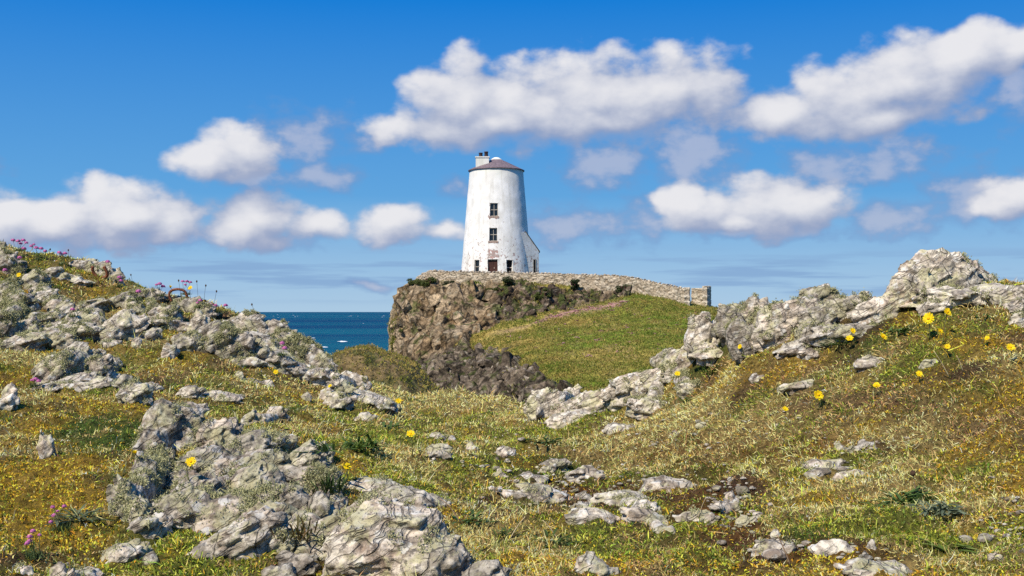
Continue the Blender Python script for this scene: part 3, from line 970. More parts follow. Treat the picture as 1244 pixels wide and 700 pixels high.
    ('long sloping slab running under the highest boulder', [(1160, 360, 90, 24, .05), (1196, 358, 70, 28), (1136, 372, 46, 22)], .3, .6, .9),
    ('pale slab at the right edge below the skyline turf', [(1228, 356, 50, 28), (1238, 374, 34, 24)], .25, .5, .9),
    ('squat stone cut by the right edge beside the strap-leaved plant', [(1238, 388, 24, 18)], .5, .3, .7),
    ('pale knuckle of stone in brown heath on the right bank', [(1056, 441, 34, 18)], .1, .45, .8),
    ('low whitish stone below the nodding yellow flower pair', [(1127, 443, 24, 9)], .05, .4, .9),
    ('small pale chip lying in heath left of the flat stone pair', [(919, 460, 18, 12)], 0, .4, .9),
    ('flat pale stone pair in heath at the foot of the right bank', [(978, 467, 46, 13, -.05), (958, 474, 24, 12)], .05, .6, .75),
    ('mottled stone in heath near the foot of the pale stump', [(836, 474, 0.1 + 30, 16)], .3, .4, .7),
]
ROCKS = [r_ for r_ in ROCKS if not r_[0].startswith('mottled stone in heath')]
for (label, lumps, lichen, pink, pale) in ROCKS:
    wmax = max(L[2] for L in lumps)
    many = len(lumps) > 1
    nm = 'outcrop' if (many and wmax > 36) else 'boulder' if wmax > 40 else 'stone'
    rock(label, lumps, lichen, pink, pale, cat={'outcrop': 'rock outcrop', 'boulder': 'boulder', 'stone': 'stone'}[nm], name=nm)

# ------------------------------------------------------------------ sea
SEA_Z = -10.0


def sea_mat():
    m, t, b = mat('sea_water')
    p = t.node('ShaderNodeNewGeometry').outputs['Position']
    band = t.noise(t.vm('MULTIPLY', p, (0.0012, 0.0042, 1.0)), 1.0, 4.0, 0.55)
    c = t.mix(t.ramp(band, 0.40, 0.62), (0.003, 0.036, 0.088), (0.006, 0.098, 0.135))
    rip = t.noise(t.vm('MULTIPLY', p, (0.05, 0.16, 1.0)), 1.0, 5.0, 0.65)
    c = t.mix(t.ramp(rip, 0.45, 0.7), c, (0.004, 0.045, 0.09))
    t.l.new(c, b.inputs['Base Color'])
    b.inputs['Roughness'].default_value = 0.5
    b.inputs['IOR'].default_value = 1.33
    b.inputs['Specular IOR Level'].default_value = 0.10
    w1 = t.noise(t.vm('MULTIPLY', p, (0.10, 0.22, 1.0)), 1.0, 6.0, 0.62)
    bump(t, b, w1, 2.0, 1.0)
    return m


def make_sea():
    xs = np.concatenate([-np.geomspace(60000, 300, 12), np.linspace(-250, 250, 11), np.geomspace(300, 60000, 12)])
    ys = np.concatenate([[-4000, -400, 0, 60], np.geomspace(100, 90000, 60)])
    xx, yy = np.meshgrid(xs, ys)
    v = np.stack([xx.ravel(), yy.ravel(), np.full(xx.size, SEA_Z)], -1)
    o = link('sea', new_mesh('sea', v, grid_faces(len(ys), len(xs))), sea_mat())
    tag(o, kind='structure')
    # breaking crests: low elongated humps of foam lying on the water
    rng = np.random.default_rng(5)
    V, Fc, n0 = [], [], 0
    for _ in range(200):
        d = math.exp(rng.uniform(math.log(260), math.log(5200)))
        px = rng.uniform(-200, 1450)
        x = (px - HX) / F * d
        L = rng.uniform(0.3, 0.8) * (1 + d / 1100) * (1.7 if rng.random() < 0.12 else 1)
        hgt = L * rng.uniform(0.10, 0.2)
        k = 9
        u = np.linspace(-1, 1, k)
        env = np.sqrt(np.maximum(1 - u ** 2, 0.0)) * rng.uniform(0.5, 1, k)
        cx = x + u * L + rng.normal(size=k) * L * 0.03
        cy = d + np.sin(u * 2 + rng.uniform(0, 6)) * L * 0.25
        rows = [np.stack([cx, cy - env * L * .35, np.full(k, SEA_Z + .01)], -1), np.stack([cx, cy, SEA_Z + .02 + env * hgt], -1), np.stack([cx, cy + env * L * .3, np.full(k, SEA_Z + .01)], -1)]
        V.append(np.concatenate(rows))
        Fc.append(grid_faces(3, k) + n0)
        n0 += 3 * k
    o = link('sea_foam', new_mesh('sea_foam', np.concatenate(V), np.concatenate(Fc)), simple_mat('foam', (0.75, 0.78, 0.8), 0.9))
    tag(o, 'white flecks of breaking foam scattered over the blue sea', 'foam', kind='stuff')


make_sea()

# ------------------------------------------------------------------ headland
HL_COLS = [
    # px, then (d, py) for k0..k9; py None = sea bed
    (452, [(80, None), (84, None), (86, None), (88, None), (90, None), (92, None), (94, None), (97, None), (99, None), (103, None)]),
    (472, [(82, None), (86, None), (88, None), (90, None), (92, None), (93, None), (95, None), (97, None), (99, None), (103, None)]),
    (474.5, [(82, None), (87, 450), (89, 440), (91, 428), (92, 415), (93.5, 402), (95, 395), (97, 396), (99, 415), (103, None)]),
    (479, [(82, None), (88, 446), (89.5, 436), (91.5, 424), (92.5, 405), (93.5, 383), (94.6, 363), (97, 360), (99.5, 372), (103, None)]),
    (488, [(82, None), (87, 448), (89, 438), (91, 422), (92, 402), (93.5, 374), (94.4, 351), (97.5, 348), (102, 352), (107, None)]),
    (508, [(78, None), (83, 458), (86, 438), (88.6, 420), (90.5, 398), (92.6, 368), (94, 343), (98, 339), (105, 341), (110, None)]),
    (545, [(70, None), (76, 474), (80, 446), (84, 428), (87, 405), (90.6, 374), (92.6, 346), (98, 343), (108, 343), (114, None)]),
    (575, [(64, None), (71, 480), (76, 452), (81, 428), (86, 404), (90, 372), (92.2, 345), (98, 343), (108, 343), (114, None)]),
    (592, [(62, None), (68, 483), (74, 452), (79.5, 426), (85.6, 402), (90.2, 372), (92, 345), (98, 343), (108, 343), (114, None)]),
    (612, [(60, None), (66, 485), (70, 454), (76, 428), (84, 401), (88.8, 374), (91.8, 344), (98, 343), (108, 343), (114, None)]),
    (645, [(58, None), (62, 486), (66, 458), (72, 432), (82, 400), (88.2, 374), (91.6, 344), (98, 343), (108, 344), (114, None)]),
    (680, [(56, None), (60, 488), (63, 470), (68, 440), (80, 402), (87.2, 375), (91.2, 347), (98, 345), (108, 347), (114, None)]),
    (730, [(52, None), (55, 500), (59, 478), (66, 444), (78, 402), (85.8, 374), (90.6, 352), (98, 349), (108, 352), (114, None)]),
    (790, [(50, None), (54, 500), (58, 474), (66, 436), (76, 404), (84, 378), (89.6, 360), (97, 355), (106, 360), (113, None)]),
    (840, [(50, None), (54, 496), (58, 466), (66, 430), (76, 401), (84, 382), (89, 370), (95.5, 368), (104, 372), (112, None)]),
    (892, [(50, None), (54, 492), (58, 462), (66, 430), (76, 403), (83, 389), (89, 380), (95, 380), (103, 390), (111, None)]),
    (960, [(50, None), (54, 500), (58, 474), (66, 444), (75, 420), (82, 408), (88, 402), (94, 404), (102, 420), (110, None)]),
    (1090, [(50, None), (54, 520), (58, 500), (66, 480), (75, 460), (82, 455), (88, 455), (94, 460), (102, 480), (110, None)]),
    (1250, [(50, None), (54, None), (58, None), (66, None), (75, None), (82, None), (88, None), (94, None), (102, None), (110, None)]),
]


def inside(poly, x, y):
    poly = np.asarray(poly, float)
    r = np.zeros(len(x), bool)
    j = len(poly) - 1
    for i in range(len(poly)):
        xi, yi = poly[i]
        xj, yj = poly[j]
        c = ((yi > y) != (yj > y)) & (x < (xj - xi) * (y - yi) / (yj - yi + 1e-9) + xi)
        r ^= c
        j = i
    return r


def headland_mat():
    m, t, b = mat('headland')
    p = t.node('ShaderNodeNewGeometry').outputs['Position']
    a = t.node('ShaderNodeAttribute', attribute_name='Col').outputs['Color']
    n = t.noise(p, 3.0, 8.0, 0.7)
    k = t.m('MULTIPLY_ADD', t.ramp(n, 0.32, 0.68), 1.1, 0.45)
    c = t.mix(1.0, a, t.node('ShaderNodeCombineColor', (k, k, k)).outputs[0], 'MULTIPLY')
    t.l.new(c, b.inputs['Base Color'])
    b.inputs['Roughness'].default_value = 0.95
    b.inputs['Specular IOR Level'].default_value = 0.1
    bump(t, b, n, 0.25, 1.0)
    return m


HEAD = headland_mat()
CLIFF_BROWN = [(468, 340), (508, 336), (560, 345), (640, 345), (770, 352), (764, 358), (735, 366), (690, 376), (640, 384), (600, 398), (560, 412), (520, 430), (500, 436), (468, 442)]
CLIFF_GREY = [(478, 430), (500, 432), (540, 420), (590, 424), (640, 448), (676, 462), (686, 480), (660, 520), (470, 520), (460, 470)]


def make_headland():
    pxs = np.array([c[0] for c in HL_COLS], float)
    K = 10
    D = np.zeros((len(pxs), K))
    Z = np.zeros((len(pxs), K))
    for i, (px, pr) in enumerate(HL_COLS):
        for k, (d, py) in enumerate(pr):
            D[i, k] = d
            Z[i, k] = SEA_Z - 0.8 if py is None else (HY - py) / F * d
    cols = np.unique(np.concatenate([np.linspace(452, 472, 8), np.linspace(472, 480, 34), np.linspace(480, 700, 330), np.linspace(700, 900, 230), np.linspace(900, 1250, 60)]))
    kk = np.concatenate([np.linspace(0, 1, 30), np.linspace(1, 6, 380)[1:], np.linspace(6, 9, 60)[1:]])
    Dc = np.stack([np.interp(cols, pxs, D[:, k]) for k in range(K)], 1)
    Zc = np.stack([np.interp(cols, pxs, Z[:, k]) for k in range(K)], 1)
    Dg = np.stack([np.interp(kk, np.arange(K), Dc[i]) for i in range(len(cols))], 0)
    Zg = np.stack([np.interp(kk, np.arange(K), Zc[i]) for i in range(len(cols))], 0)
    for _ in range(26):     # soften the creases along each profile
        Dg[:, 1:-1] = (Dg[:, :-2] + 2 * Dg[:, 1:-1] + Dg[:, 2:]) / 4
        Zg[:, 1:-1] = (Zg[:, :-2] + 2 * Zg[:, 1:-1] + Zg[:, 2:]) / 4
    s = cols > 486
    for _ in range(6):
        for A in (Dg, Zg):
            B = A.copy()
            B[1:-1] = (A[:-2] + 2 * A[1:-1] + A[2:]) / 4
            A[s] = B[s]
    X = (cols[:, None] - HX) / F * Dg
    v = np.stack([X.T.ravel(), Dg.T.ravel(), Zg.T.ravel()], -1)   # rows = kk, columns = cols
    me = new_mesh('headland', v, grid_faces(len(kk), len(cols)))
    nr = normals(me)
    px, py = proj(v[:, 0], v[:, 1], v[:, 2])
    K_ = np.repeat(kk, len(cols))
    j1 = fbm(v / 2.2, 4, 201) * 9
    j2 = fbm(v / 2.2 + 20, 4, 211) * 9
    brown = inside(CLIFF_BROWN, px + j1, py + j2 * .6)
    grey = inside(CLIFF_GREY, px + j1 * 1.4, py + j2)
    rockm = (brown | grey).astype(float)
    rg = rockm.reshape(len(kk), len(cols))
    for _ in range(5):
        rg[1:-1, 1:-1] = (rg[:-2, 1:-1] + rg[2:, 1:-1] + rg[1:-1, :-2] + rg[1:-1, 2:] + 2 * rg[1:-1, 1:-1]) / 6
    rockm = rg.ravel()
    # blocky displacement of the rock
    off = np.array([3.3, 7.1, 1.9])
    wv = np.stack([fbm(v / 2.4 + 11 * k, 3, 220 + k) for k in range(3)], -1)
    q = v / np.array([1.15, 1.15, 1.5]) + 0.55 * wv
    f1, f2, cid = voronoi(q + off, 23)
    f1b, f2b, cidb = voronoi(v / np.array([.42, .42, .5]) + 0.4 * wv + off, 29)
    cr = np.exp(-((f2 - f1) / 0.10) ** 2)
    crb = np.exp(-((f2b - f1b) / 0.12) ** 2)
    big = fbm(v / 4.5, 3, 240)
    disp = rockm * (0.9 * big + 0.5 * (cid - 0.5) - 0.4 * cr + 0.2 * (cidb - 0.5) - 0.16 * crb + 0.16 * fbm(v / 0.5, 3, 250))
    # the dark gully between the brown face and the scrubby rocks
    gx = 588 + (py - 345) * 0.0 + np.interp(py, [340, 365, 390, 410], [6, 0, -8, -40])
    gully = np.exp(-((px - gx) / 7.0) ** 2) * sstep(346, 358, py) * (1 - sstep(396, 412, py)) * brown
    disp -= 2.1 * gully
    cutl = sstep(478, 500, px)
    disp *= 0.45 + 0.55 * cutl
    disp += (1 - rockm) * (0.34 * fbm(v / 5.0, 3, 259) + 0.20 * fbm(v / 2.0, 4, 260) + 0.08 * fbm(v / 0.6, 3, 270)) * sstep(0.5, 1.5, K_)
    disp *= np.where(K_ > 6.3, 0.3, 1.0)
    v2 = v + nr * disp[:, None] * np.array([1, 1, 0.75])
    set_coords(me, v2)
    # colours: brown rock, grey lower rock, turf
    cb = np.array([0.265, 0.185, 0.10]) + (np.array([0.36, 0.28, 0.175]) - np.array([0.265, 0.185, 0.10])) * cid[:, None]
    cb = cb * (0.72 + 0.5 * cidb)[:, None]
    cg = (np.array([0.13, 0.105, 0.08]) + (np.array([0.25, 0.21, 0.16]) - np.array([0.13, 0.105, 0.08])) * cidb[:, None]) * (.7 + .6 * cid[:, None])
    cb = cb * (1 - .6 * cr - .0 * crb)[:, None] * (1 - .45 * crb)[:, None]  # shade inside the cracks painted into the brown rock's colour
    cg = cg * (1 - .65 * cr)[:, None] * (1 - .5 * crb)[:, None]  # grey rock likewise: crack shading put into its colour
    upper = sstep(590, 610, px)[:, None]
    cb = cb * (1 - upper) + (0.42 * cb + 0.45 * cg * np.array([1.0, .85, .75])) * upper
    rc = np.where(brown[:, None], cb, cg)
    weeds = np.clip(sstep(0.25, 0.55, fbm(v / 1.3 + 4, 4, 280) + 0.25 * big + .28 * sstep(600, 640, px) * brown), 0, 1)[:, None] * 0.9
    rc = rc * (1 - weeds) + np.array([0.06, 0.075, 0.02]) * weeds
    a = fbm(v / 3.0 + 2, 4, 290)
    bq = fbm(v / 6.0 + 8, 4, 295)
    gw = np.clip(0.55 + 0.9 * bq + 0.35 * blob(px, py, 840, 395, 90, 22) + .2 * blob(px, py, 690, 430, 70, 30) - 0.65 * blob(px, py, 590, 425, 70, 26) - .5 * blob(px, py, 770, 440, 110, 16) + 0.3 * a, 0, 1)[:, None]
    gc = np.array([0.31, 0.23, 0.06]) * (1 - gw) + np.array([0.135, 0.185, 0.02]) * gw
    dk = np.clip(sstep(0.28, 0.6, fbm(v / 0.9 + 15, 3, 300) + .3 * a), 0, 1)[:, None] * .75
    gc = gc * (1 - dk) + np.array([0.05, 0.065, 0.018]) * dk
    tan_ = (sstep(.1, .5, fbm(v / 1.7 + 31, 4, 303)) * .6)[:, None]
    gc = gc * (1 - tan_) + np.array([.27, .20, .075]) * tan_
    # trodden path, tan and pinkish, slanting up to the right
    pyl = np.interp(px, [590, 620, 660, 700, 745, 762], [410, 401, 388, 378, 371, 368])
    path = np.exp(-((py - pyl + j2 * .25) / (2.3 + 1.0 * sstep(640, 720, px))) ** 2) * sstep(585, 620, px) * (1 - sstep(752, 768, px))
    path = np.clip(path * (0.95 + .9 * fbm(v / .8, 3, 310)), 0, .95)[:, None]
    pc = np.where((px > 650)[:, None], np.array([0.36, 0.20, 0.17]), np.array([0.30, 0.205, 0.10]))
    gc = gc * (1 - path) + pc * path
    bare = np.clip(blob(px, py, 865, 383, 24, 7) * (.7 + fbm(v / .7, 3, 320)), 0, .8)[:, None]
    gc = gc * (1 - bare) + np.array([0.13, 0.085, 0.05]) * bare
    r3 = rockm[:, None]
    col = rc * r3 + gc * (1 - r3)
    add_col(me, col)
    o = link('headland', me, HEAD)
    tag(o, kind='structure')
    return o, v2, px, py, rockm


headland, HLV, HLPX, HLPY, HLROCK = make_headland()


def make_cliff():
    """fractured rock of the cliffs: angular blocks set into the slope and fused"""
    rng = np.random.default_rng(404)
    nr = normals(headland.data)
    vis = (HLROCK > .6) & (HLPX > 483) & (HLPX < 790) & (HLPY > 336) & (HLPY < 500) & (HLV[:, 1] < 96)
    ids = np.nonzero(vis)[0]
    w = np.where(HLPY[ids] > 425, 1.3, 1.0)
    pick = rng.choice(ids, 1350, p=w / w.sum())
    V, Fs, n0 = [], [], 0
    for i in pick:
        p, n = HLV[i], nr[i]
        px, py = HLPX[i], HLPY[i]
        brown = inside(CLIFF_BROWN, np.array([px]), np.array([py]))[0]
        up = px > 600 and brown
        sc = .6 if up else (1.3 if brown else .62)
        sc *= math.exp(rng.normal() * .28) * (.6 if px < 496 else 1.0)
        # joints: one set stands upright, one leans to the right
        q = n * .55 + np.array([-.35, -.6, .35]) + rng.normal(size=3) * .22
        q /= np.linalg.norm(q)
        half = np.array([rng.uniform(.24, .50), rng.uniform(.38, .95), rng.uniform(.22, .50)]) * sc
        blk = slab(rng, half, frame_of(q, rng.normal() * .3 + .25), .2)
        if py < 353 and px < 600:
            continue
        V.append(blk + p - n * half[2] * rng.uniform(-.1, 1.5) - np.array([0, 0, max(0.0, half[1] * .9 - (py - 346) * .062) if brown else 0.0]))
        Fs.append(CUBE_F + n0)
        n0 += 8
    me = remeshed(V, Fs, .062, 'cliff')
    v = coords(me)
    n = normals(me)
    v = v + n * (.05 * fbm(v / .35, 3, 431) + .02 * fbm(v / .11, 2, 433))[:, None]
    set_coords(me, v)
    me.polygons.foreach_set('use_smooth', np.full(len(me.polygons), True))
    px, py = proj(v[:, 0], v[:, 1], v[:, 2])
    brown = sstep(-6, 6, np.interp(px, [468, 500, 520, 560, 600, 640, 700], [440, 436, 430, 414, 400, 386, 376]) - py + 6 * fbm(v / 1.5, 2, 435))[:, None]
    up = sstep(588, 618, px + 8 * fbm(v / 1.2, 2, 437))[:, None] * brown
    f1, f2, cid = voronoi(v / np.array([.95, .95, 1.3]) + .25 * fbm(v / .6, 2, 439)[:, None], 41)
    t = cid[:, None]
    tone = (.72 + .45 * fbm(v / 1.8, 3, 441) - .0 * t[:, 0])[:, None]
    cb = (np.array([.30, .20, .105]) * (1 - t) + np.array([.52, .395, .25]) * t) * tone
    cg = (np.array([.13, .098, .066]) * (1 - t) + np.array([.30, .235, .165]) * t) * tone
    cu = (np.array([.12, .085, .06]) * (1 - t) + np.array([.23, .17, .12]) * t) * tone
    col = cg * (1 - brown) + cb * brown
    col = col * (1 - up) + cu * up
    moss = (sstep(.15, .5, fbm(v / .9 + 4, 3, 280) + .25 * up[:, 0] + .3 * (n[:, 2] - .55)))[:, None] * .8
    col = col * (1 - moss) + np.array([.075, .095, .022]) * moss
    pale = sstep(.35, .55, fbm(v / .45 + 9, 3, 445))[:, None] * .5 * (1 - moss)
    col = col * (1 - pale) + np.array([.46, .41, .30]) * pale
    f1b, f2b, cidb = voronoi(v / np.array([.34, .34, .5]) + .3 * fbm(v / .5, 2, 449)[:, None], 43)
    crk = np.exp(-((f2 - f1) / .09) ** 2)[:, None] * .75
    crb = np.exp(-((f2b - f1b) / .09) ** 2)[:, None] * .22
    col = col * (1 - crk) * (1 - crb) * (.74 + .3 * cidb[:, None])  # cracks darkened in the colour, standing in for shade within them
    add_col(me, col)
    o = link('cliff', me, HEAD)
    return tag(o, kind='structure')


cliff = make_cliff()


def make_hill():
    """low scrubby knoll in front of the cliff foot, between the two shores"""
    n, m = 150, 260
    xs = np.linspace(-14.5, -3.5, m)
    ys = np.linspace(48, 74, n)
    xx, yy = np.meshgrid(xs, ys)
    x, y = xx.ravel(), yy.ravel()
    px = HX + F * x / 60.0
    top = np.interp(px, [300, 380, 405, 425, 440, 460, 480, 500, 540], [-7.5, -4.6, -2.35, -1.95, -1.90, -2.15, -2.45, -2.9, -5.0])
    cross = np.clip(1 - np.abs((y - 61) / 13.0), 0, 1)
    z = -9.6 + (top + 9.6) * sstep(0, 0.8, cross)
    q = np.stack([x, y, z], -1)
    z = z + 0.22 * fbm(q / 1.5, 4, 401) + 0.10 * fbm(q / .35, 3, 410)
    v = np.stack([x, y, z], -1)
    k = sstep(-.1, .4, fbm(q / 1.1, 4, 420))[:, None]
    col = np.array([0.19, 0.135, 0.06]) * (1 - k) + np.array([0.085, 0.085, 0.028]) * k
    o = link('hill', new_mesh('hill', v, grid_faces(n, m), col), HEAD)
    return tag(o, kind='structure')


hill = make_hill()

# ------------------------------------------------------------------ white tower
TX, TY = (603.0 - HX) / F * 100.0, 100.0
TZ0 = 2.25
TZ1 = (HY - 207) / F * 100.0          # eaves
R_BASE = 3.05 + (3.05 - 2.31) * (3.5 - TZ0) / (TZ1 - 3.5)
R_TOP = 2.31


def tower_r(z): return R_BASE + (R_TOP - R_BASE) * (z - TZ0) / (TZ1 - TZ0)


def zpy(py): return (HY - py) / F * 97.2


def tower_mat():
    m, t, b = mat('limewash')
    p = t.node('ShaderNodeTexCoord').outputs['Object']
    sx = t.node('ShaderNodeSeparateXYZ', (p,))
    n = t.noise(p, 1.1, 6.0, 0.6)
    n2 = t.noise(p, 5.0, 6.0, 0.65)
    c = t.mix(t.ramp(n, 0.38, 0.66), (0.66, 0.645, 0.60), (0.79, 0.78, 0.745))
    streak = t.noise(t.vm('MULTIPLY', p, (3.5, 3.5, 0.25)), 1.0, 5.0, 0.6)
    c = t.mix(t.m('MULTIPLY', t.ramp(streak, 0.48, 0.68), 0.45), c, (0.46, 0.44, 0.385))
    top = t.m('MULTIPLY', t.ramp(sx.outputs[2], 8.6, 10.0), t.ramp(n, .4, .6))
    c = t.mix(t.m('MULTIPLY', top, 0.45), c, (0.52, 0.54, 0.42))
    # flaking limewash: bare reddish stone under the windows and here and there lower down
    ax = t.m('ABSOLUTE', t.m('SUBTRACT', sx.outputs[0], -0.25))
    under = t.m('MULTIPLY', t.ramp(ax, 0.65, 0.25), t.m('ADD', t.m('MULTIPLY', t.ramp(sx.outputs[2], 2.15, 2.35), t.ramp(sx.outputs[2], 3.15, 2.85)),
                                                         t.m('MULTIPLY', t.ramp(sx.outputs[2], 5.45, 5.65), t.ramp(sx.outputs[2], 6.3, 6.1))))
    low = t.ramp(sx.outputs[2], 6.2, 2.0, 0.0, 0.10)
    pk = t.m('ADD', t.noise(p, 4.2, 6.0, 0.7), t.m('ADD', low, t.m('MULTIPLY', under, 0.13)))
    flake = t.ramp(pk, 0.665, 0.69)
    c = t.mix(t.m('MULTIPLY', flake, 0.85), c, t.mix(t.ramp(n2, .4, .6), (0.33, 0.16, 0.13), (0.24, 0.19, 0.16)))
    t.l.new(c, b.inputs['Base Color'])
    b.inputs['Roughness'].default_value = 0.9
    h = t.m('SUBTRACT', t.m('ADD', t.m('MULTIPLY', n2, 0.6), n), t.m('MULTIPLY', flake, 0.5))
    bump(t, b, h, 0.012, 0.6)
    return m


LIME = tower_mat()
SLATE = simple_mat('purple_slate', (0.155, 0.115, 0.122), 0.7, 0.3, 0.35, 6.0)
DARKWOOD = simple_mat('dark_door_paint', (0.05, 0.018, 0.013), 0.7, 0.3, 0.3, 4.0)
FRAME = simple_mat('weathered_frame', (0.34, 0.31, 0.26), 0.8, 0.2, 0.3, 9.0)
DARK = simple_mat('dark_interior', (0.015, 0.015, 0.016), 0.9, 0.1)
POT = simple_mat('chimney_pot_clay', (0.055, 0.035, 0.035), 0.8, 0.2, 0.3, 9.0)
SILL = simple_mat('stone_sill', (0.30, 0.22, 0.18), 0.9, 0.2, 0.4, 12.0)


def glass_mat():
    m, t, b = mat('dark_glass')
    b.inputs['Base Color'].default_value = (0.012, 0.016, 0.02, 1)
    b.inputs['Roughness'].default_value = 0.12
    b.inputs['Specular IOR Level'].default_value = 0.5
    return m


GLASS = glass_mat()


def bx(V, Fq, x0, x1, y0, y1, z0, z1):
    n = len(V)
    V += [(x0, y0, z0), (x1, y0, z0), (x1, y1, z0), (x0, y1, z0), (x0, y0, z1), (x1, y0, z1), (x1, y1, z1), (x0, y1, z1)]
    Fq += [(n, n + 3, n + 2, n + 1), (n + 4, n + 5, n + 6, n + 7), (n, n + 1, n + 5, n + 4), (n + 1, n + 2, n + 6, n + 5), (n + 2, n + 3, n + 7, n + 6), (n + 3, n, n + 4, n + 7)]


def part(name, m, parent, boxes, off=(0, 0, 0)):
    V, Fq = [], []
    for b_ in boxes:
        bx(V, Fq, *b_)
    me = new_mesh(name, np.array(V, float), np.array(Fq), smooth=False)
    o = bpy.data.objects.new(name, me)
    COL.objects.link(o)
    me.materials.append(m)
    o.parent = parent
    o.location = off
    return o


# openings: (centre px, width px, top py, bottom py, kind)
OPEN = [(600.5, 9.6, 246.5, 262.5, 'window'), (599.8, 9.6, 277, 293, 'window'), (579.6, 6.0, 315.8, 330.5, 'low'), (599.2, 12.0, 315.2, 341, 'door'), (619.8, 7.4, 316, 341, 'open')]


def make_tower():
    root = empty('lighthouse_tower', (TX, TY, TZ0), 'white tapering lighthouse tower with slate cap and chimney, standing alone on the headland', 'lighthouse')
    # wall: a grid over angle and height with real openings cut through it
    th_e, z_e, op = [], [], []
    for (cx, w, t_, b_, kind) in OPEN:
        zc = (zpy(t_) + max(zpy(b_), TZ0)) / 2
        r = tower_r(zc)
        xa = (cx - w / 2 - 603.0) / F * 97.2
        xb = (cx + w / 2 - 603.0) / F * 97.2
        ta, tb = math.asin(xa / r), math.asin(xb / r)      # angle from -Y towards +X
        z0 = max(zpy(b_), TZ0 + 0.02)
        z1 = zpy(t_)
        op.append((ta, tb, z0, z1, kind))
        th_e += [ta, tb]
        z_e += [z0, z1]
    th = np.unique(np.round(np.concatenate([np.linspace(-math.pi, math.pi, 161)[:-1], th_e]), 6))
    zs = np.unique(np.round(np.concatenate([np.linspace(TZ0, TZ1, 71), z_e]), 6))
    tt, zz = np.meshgrid(th, zs)
    tt, zz = tt.ravel(), zz.ravel()
    rr = tower_r(zz)
    rr = rr + 0.022 * fbm(np.stack([np.sin(tt) * 3, np.cos(tt) * 3, zz], -1) * 0.9, 3, 500)
    v = np.stack([rr * np.sin(tt), -rr * np.cos(tt), zz - TZ0], -1)
    fc = grid_faces(len(zs), len(th), wrap=True)
    tcn = (np.stack([tt[fc].min(1), tt[fc].max(1), zz[fc].min(1), zz[fc].max(1)], -1))
    keep = np.ones(len(fc), bool)
    for (ta, tb, z0, z1, kind) in op:
        keep &= ~((tcn[:, 0] > ta - 1e-4) & (tcn[:, 1] < tb + 1e-4) & (tcn[:, 2] > z0 - 1e-4) & (tcn[:, 3] < z1 + 1e-4) & (tcn[:, 1] - tcn[:, 0] < 1))
    me = new_mesh('wall', v, fc[keep])
    w = bpy.data.objects.new('wall', me)
    COL.objects.link(w)
    me.materials.append(LIME)
    w.parent = root
    # each opening: reveals, frame, glass or door
    for (ta, tb, z0, z1, kind) in op:
        tm = (ta + tb) / 2
        r = tower_r((z0 + z1) / 2)
        hw = r * math.sin((tb - ta) / 2) + 0.015
        name = {'window': 'window', 'low': 'window', 'door': 'door', 'open': 'doorway'}[kind]
        cz = z0 - TZ0
        H = z1 - z0
        yo = -r * math.cos((tb - ta) / 2)
        th_ = 0.06
        V, Fq = [], []
        for bb in ((-hw - th_, -hw, -0.02, 0.5, -th_, H + th_), (hw, hw + th_, -0.02, 0.5, -th_, H + th_), (-hw, hw, -0.02, 0.5, H, H + th_), (-hw, hw, -0.02, 0.5, -th_, 0.0)):
            bx(V, Fq, bb[0], bb[1], yo + bb[2] + 0.05, yo + bb[3], bb[4], bb[5])
        rv = bpy.data.objects.new(name, new_mesh(name, np.array(V, float), np.array(Fq), smooth=False))
        COL.objects.link(rv)
        rv.data.materials.append(LIME)
        rv.parent = root
        rv.location = (0, 0, cz)
        rv.rotation_euler = (0, 0, tm)
        if kind in ('window', 'low'):
            f = 0.055
            yf = yo + 0.13
            fr = [(-hw, -hw + f, yf, yf + .06, 0, H), (hw - f, hw, yf, yf + .06, 0, H), (-hw + f, hw - f, yf, yf + .06, 0, f), (-hw + f, hw - f, yf, yf + .06, H - f, H)]
            if kind == 'window':
                fr += [(-hw + f, hw - f, yf + .005, yf + .05, H * .5 - .03, H * .5 + .03), (-.022, .022, yf + .008, yf + .045, f, H * .5 - .03), (-.022, .022, yf + .008, yf + .045, H * .5 + .03, H - f)]
            else:
                fr += [(-hw + f, hw - f, yf + .005, yf + .05, H * .42, H * .42 + .05)]
            part('frame', FRAME, rv, fr)
            part('pane_or_dark_sheet', GLASS, rv, [(-hw, hw, yf + .064, yf + .075, 0, H)])
            part('sill', SILL, rv, [(-hw - .08, hw + .08, yo - .09, yo + .12, -.16, -.004)])
        elif kind == 'door':
            yd = yo + 0.2
            part('door_leaf', DARKWOOD, rv, [(-hw, -0.01, yd, yd + .06, 0, H - .09), (0.01, hw, yd, yd + .06, 0, H - .09), (-.03, .03, yd - .015, yd - .002, 0, H - .09)])
            part('lintel', FRAME, rv, [(-hw, hw, yd - .03, yd + .06, H - .085, H)])
            part('handle', SILL, rv, [(.08, .14, yd - .05, yd - .004, 1.0, 1.14)])
        else:
            yd = yo + 0.3
            part('pane_or_dark_sheet', DARK, rv, [(-hw, hw, yd, yd + .05, 0, H)])  # no glass here: near-black sheet standing in for the unlit inside
            part('frame', LIME, rv, [(-hw, -hw + .12, yd - .1, yd - .01, 0, H), (-hw + .12, hw, yd - .06, yd - .012, H * .62, H * .62 + .05)])
    # slate cap
    a = np.linspace(0, 2 * math.pi, 65)[:-1]
    prof = [(R_TOP + .02, -.10), (R_TOP + .13, -.10), (R_TOP + .13, -.03), (1.5, .42), (.75, .78), (.42, .93)]
    z1 = TZ1 - TZ0
    V = [(r * math.cos(t_), r * math.sin(t_), z1 + h) for (r, h) in prof for t_ in a]
    me = new_mesh('roof', np.array(V), grid_faces(len(prof), 64, wrap=True), smooth=False)
    rf = bpy.data.objects.new('roof', me)
    COL.objects.link(rf)
    me.materials.append(SLATE)
    rf.parent = root
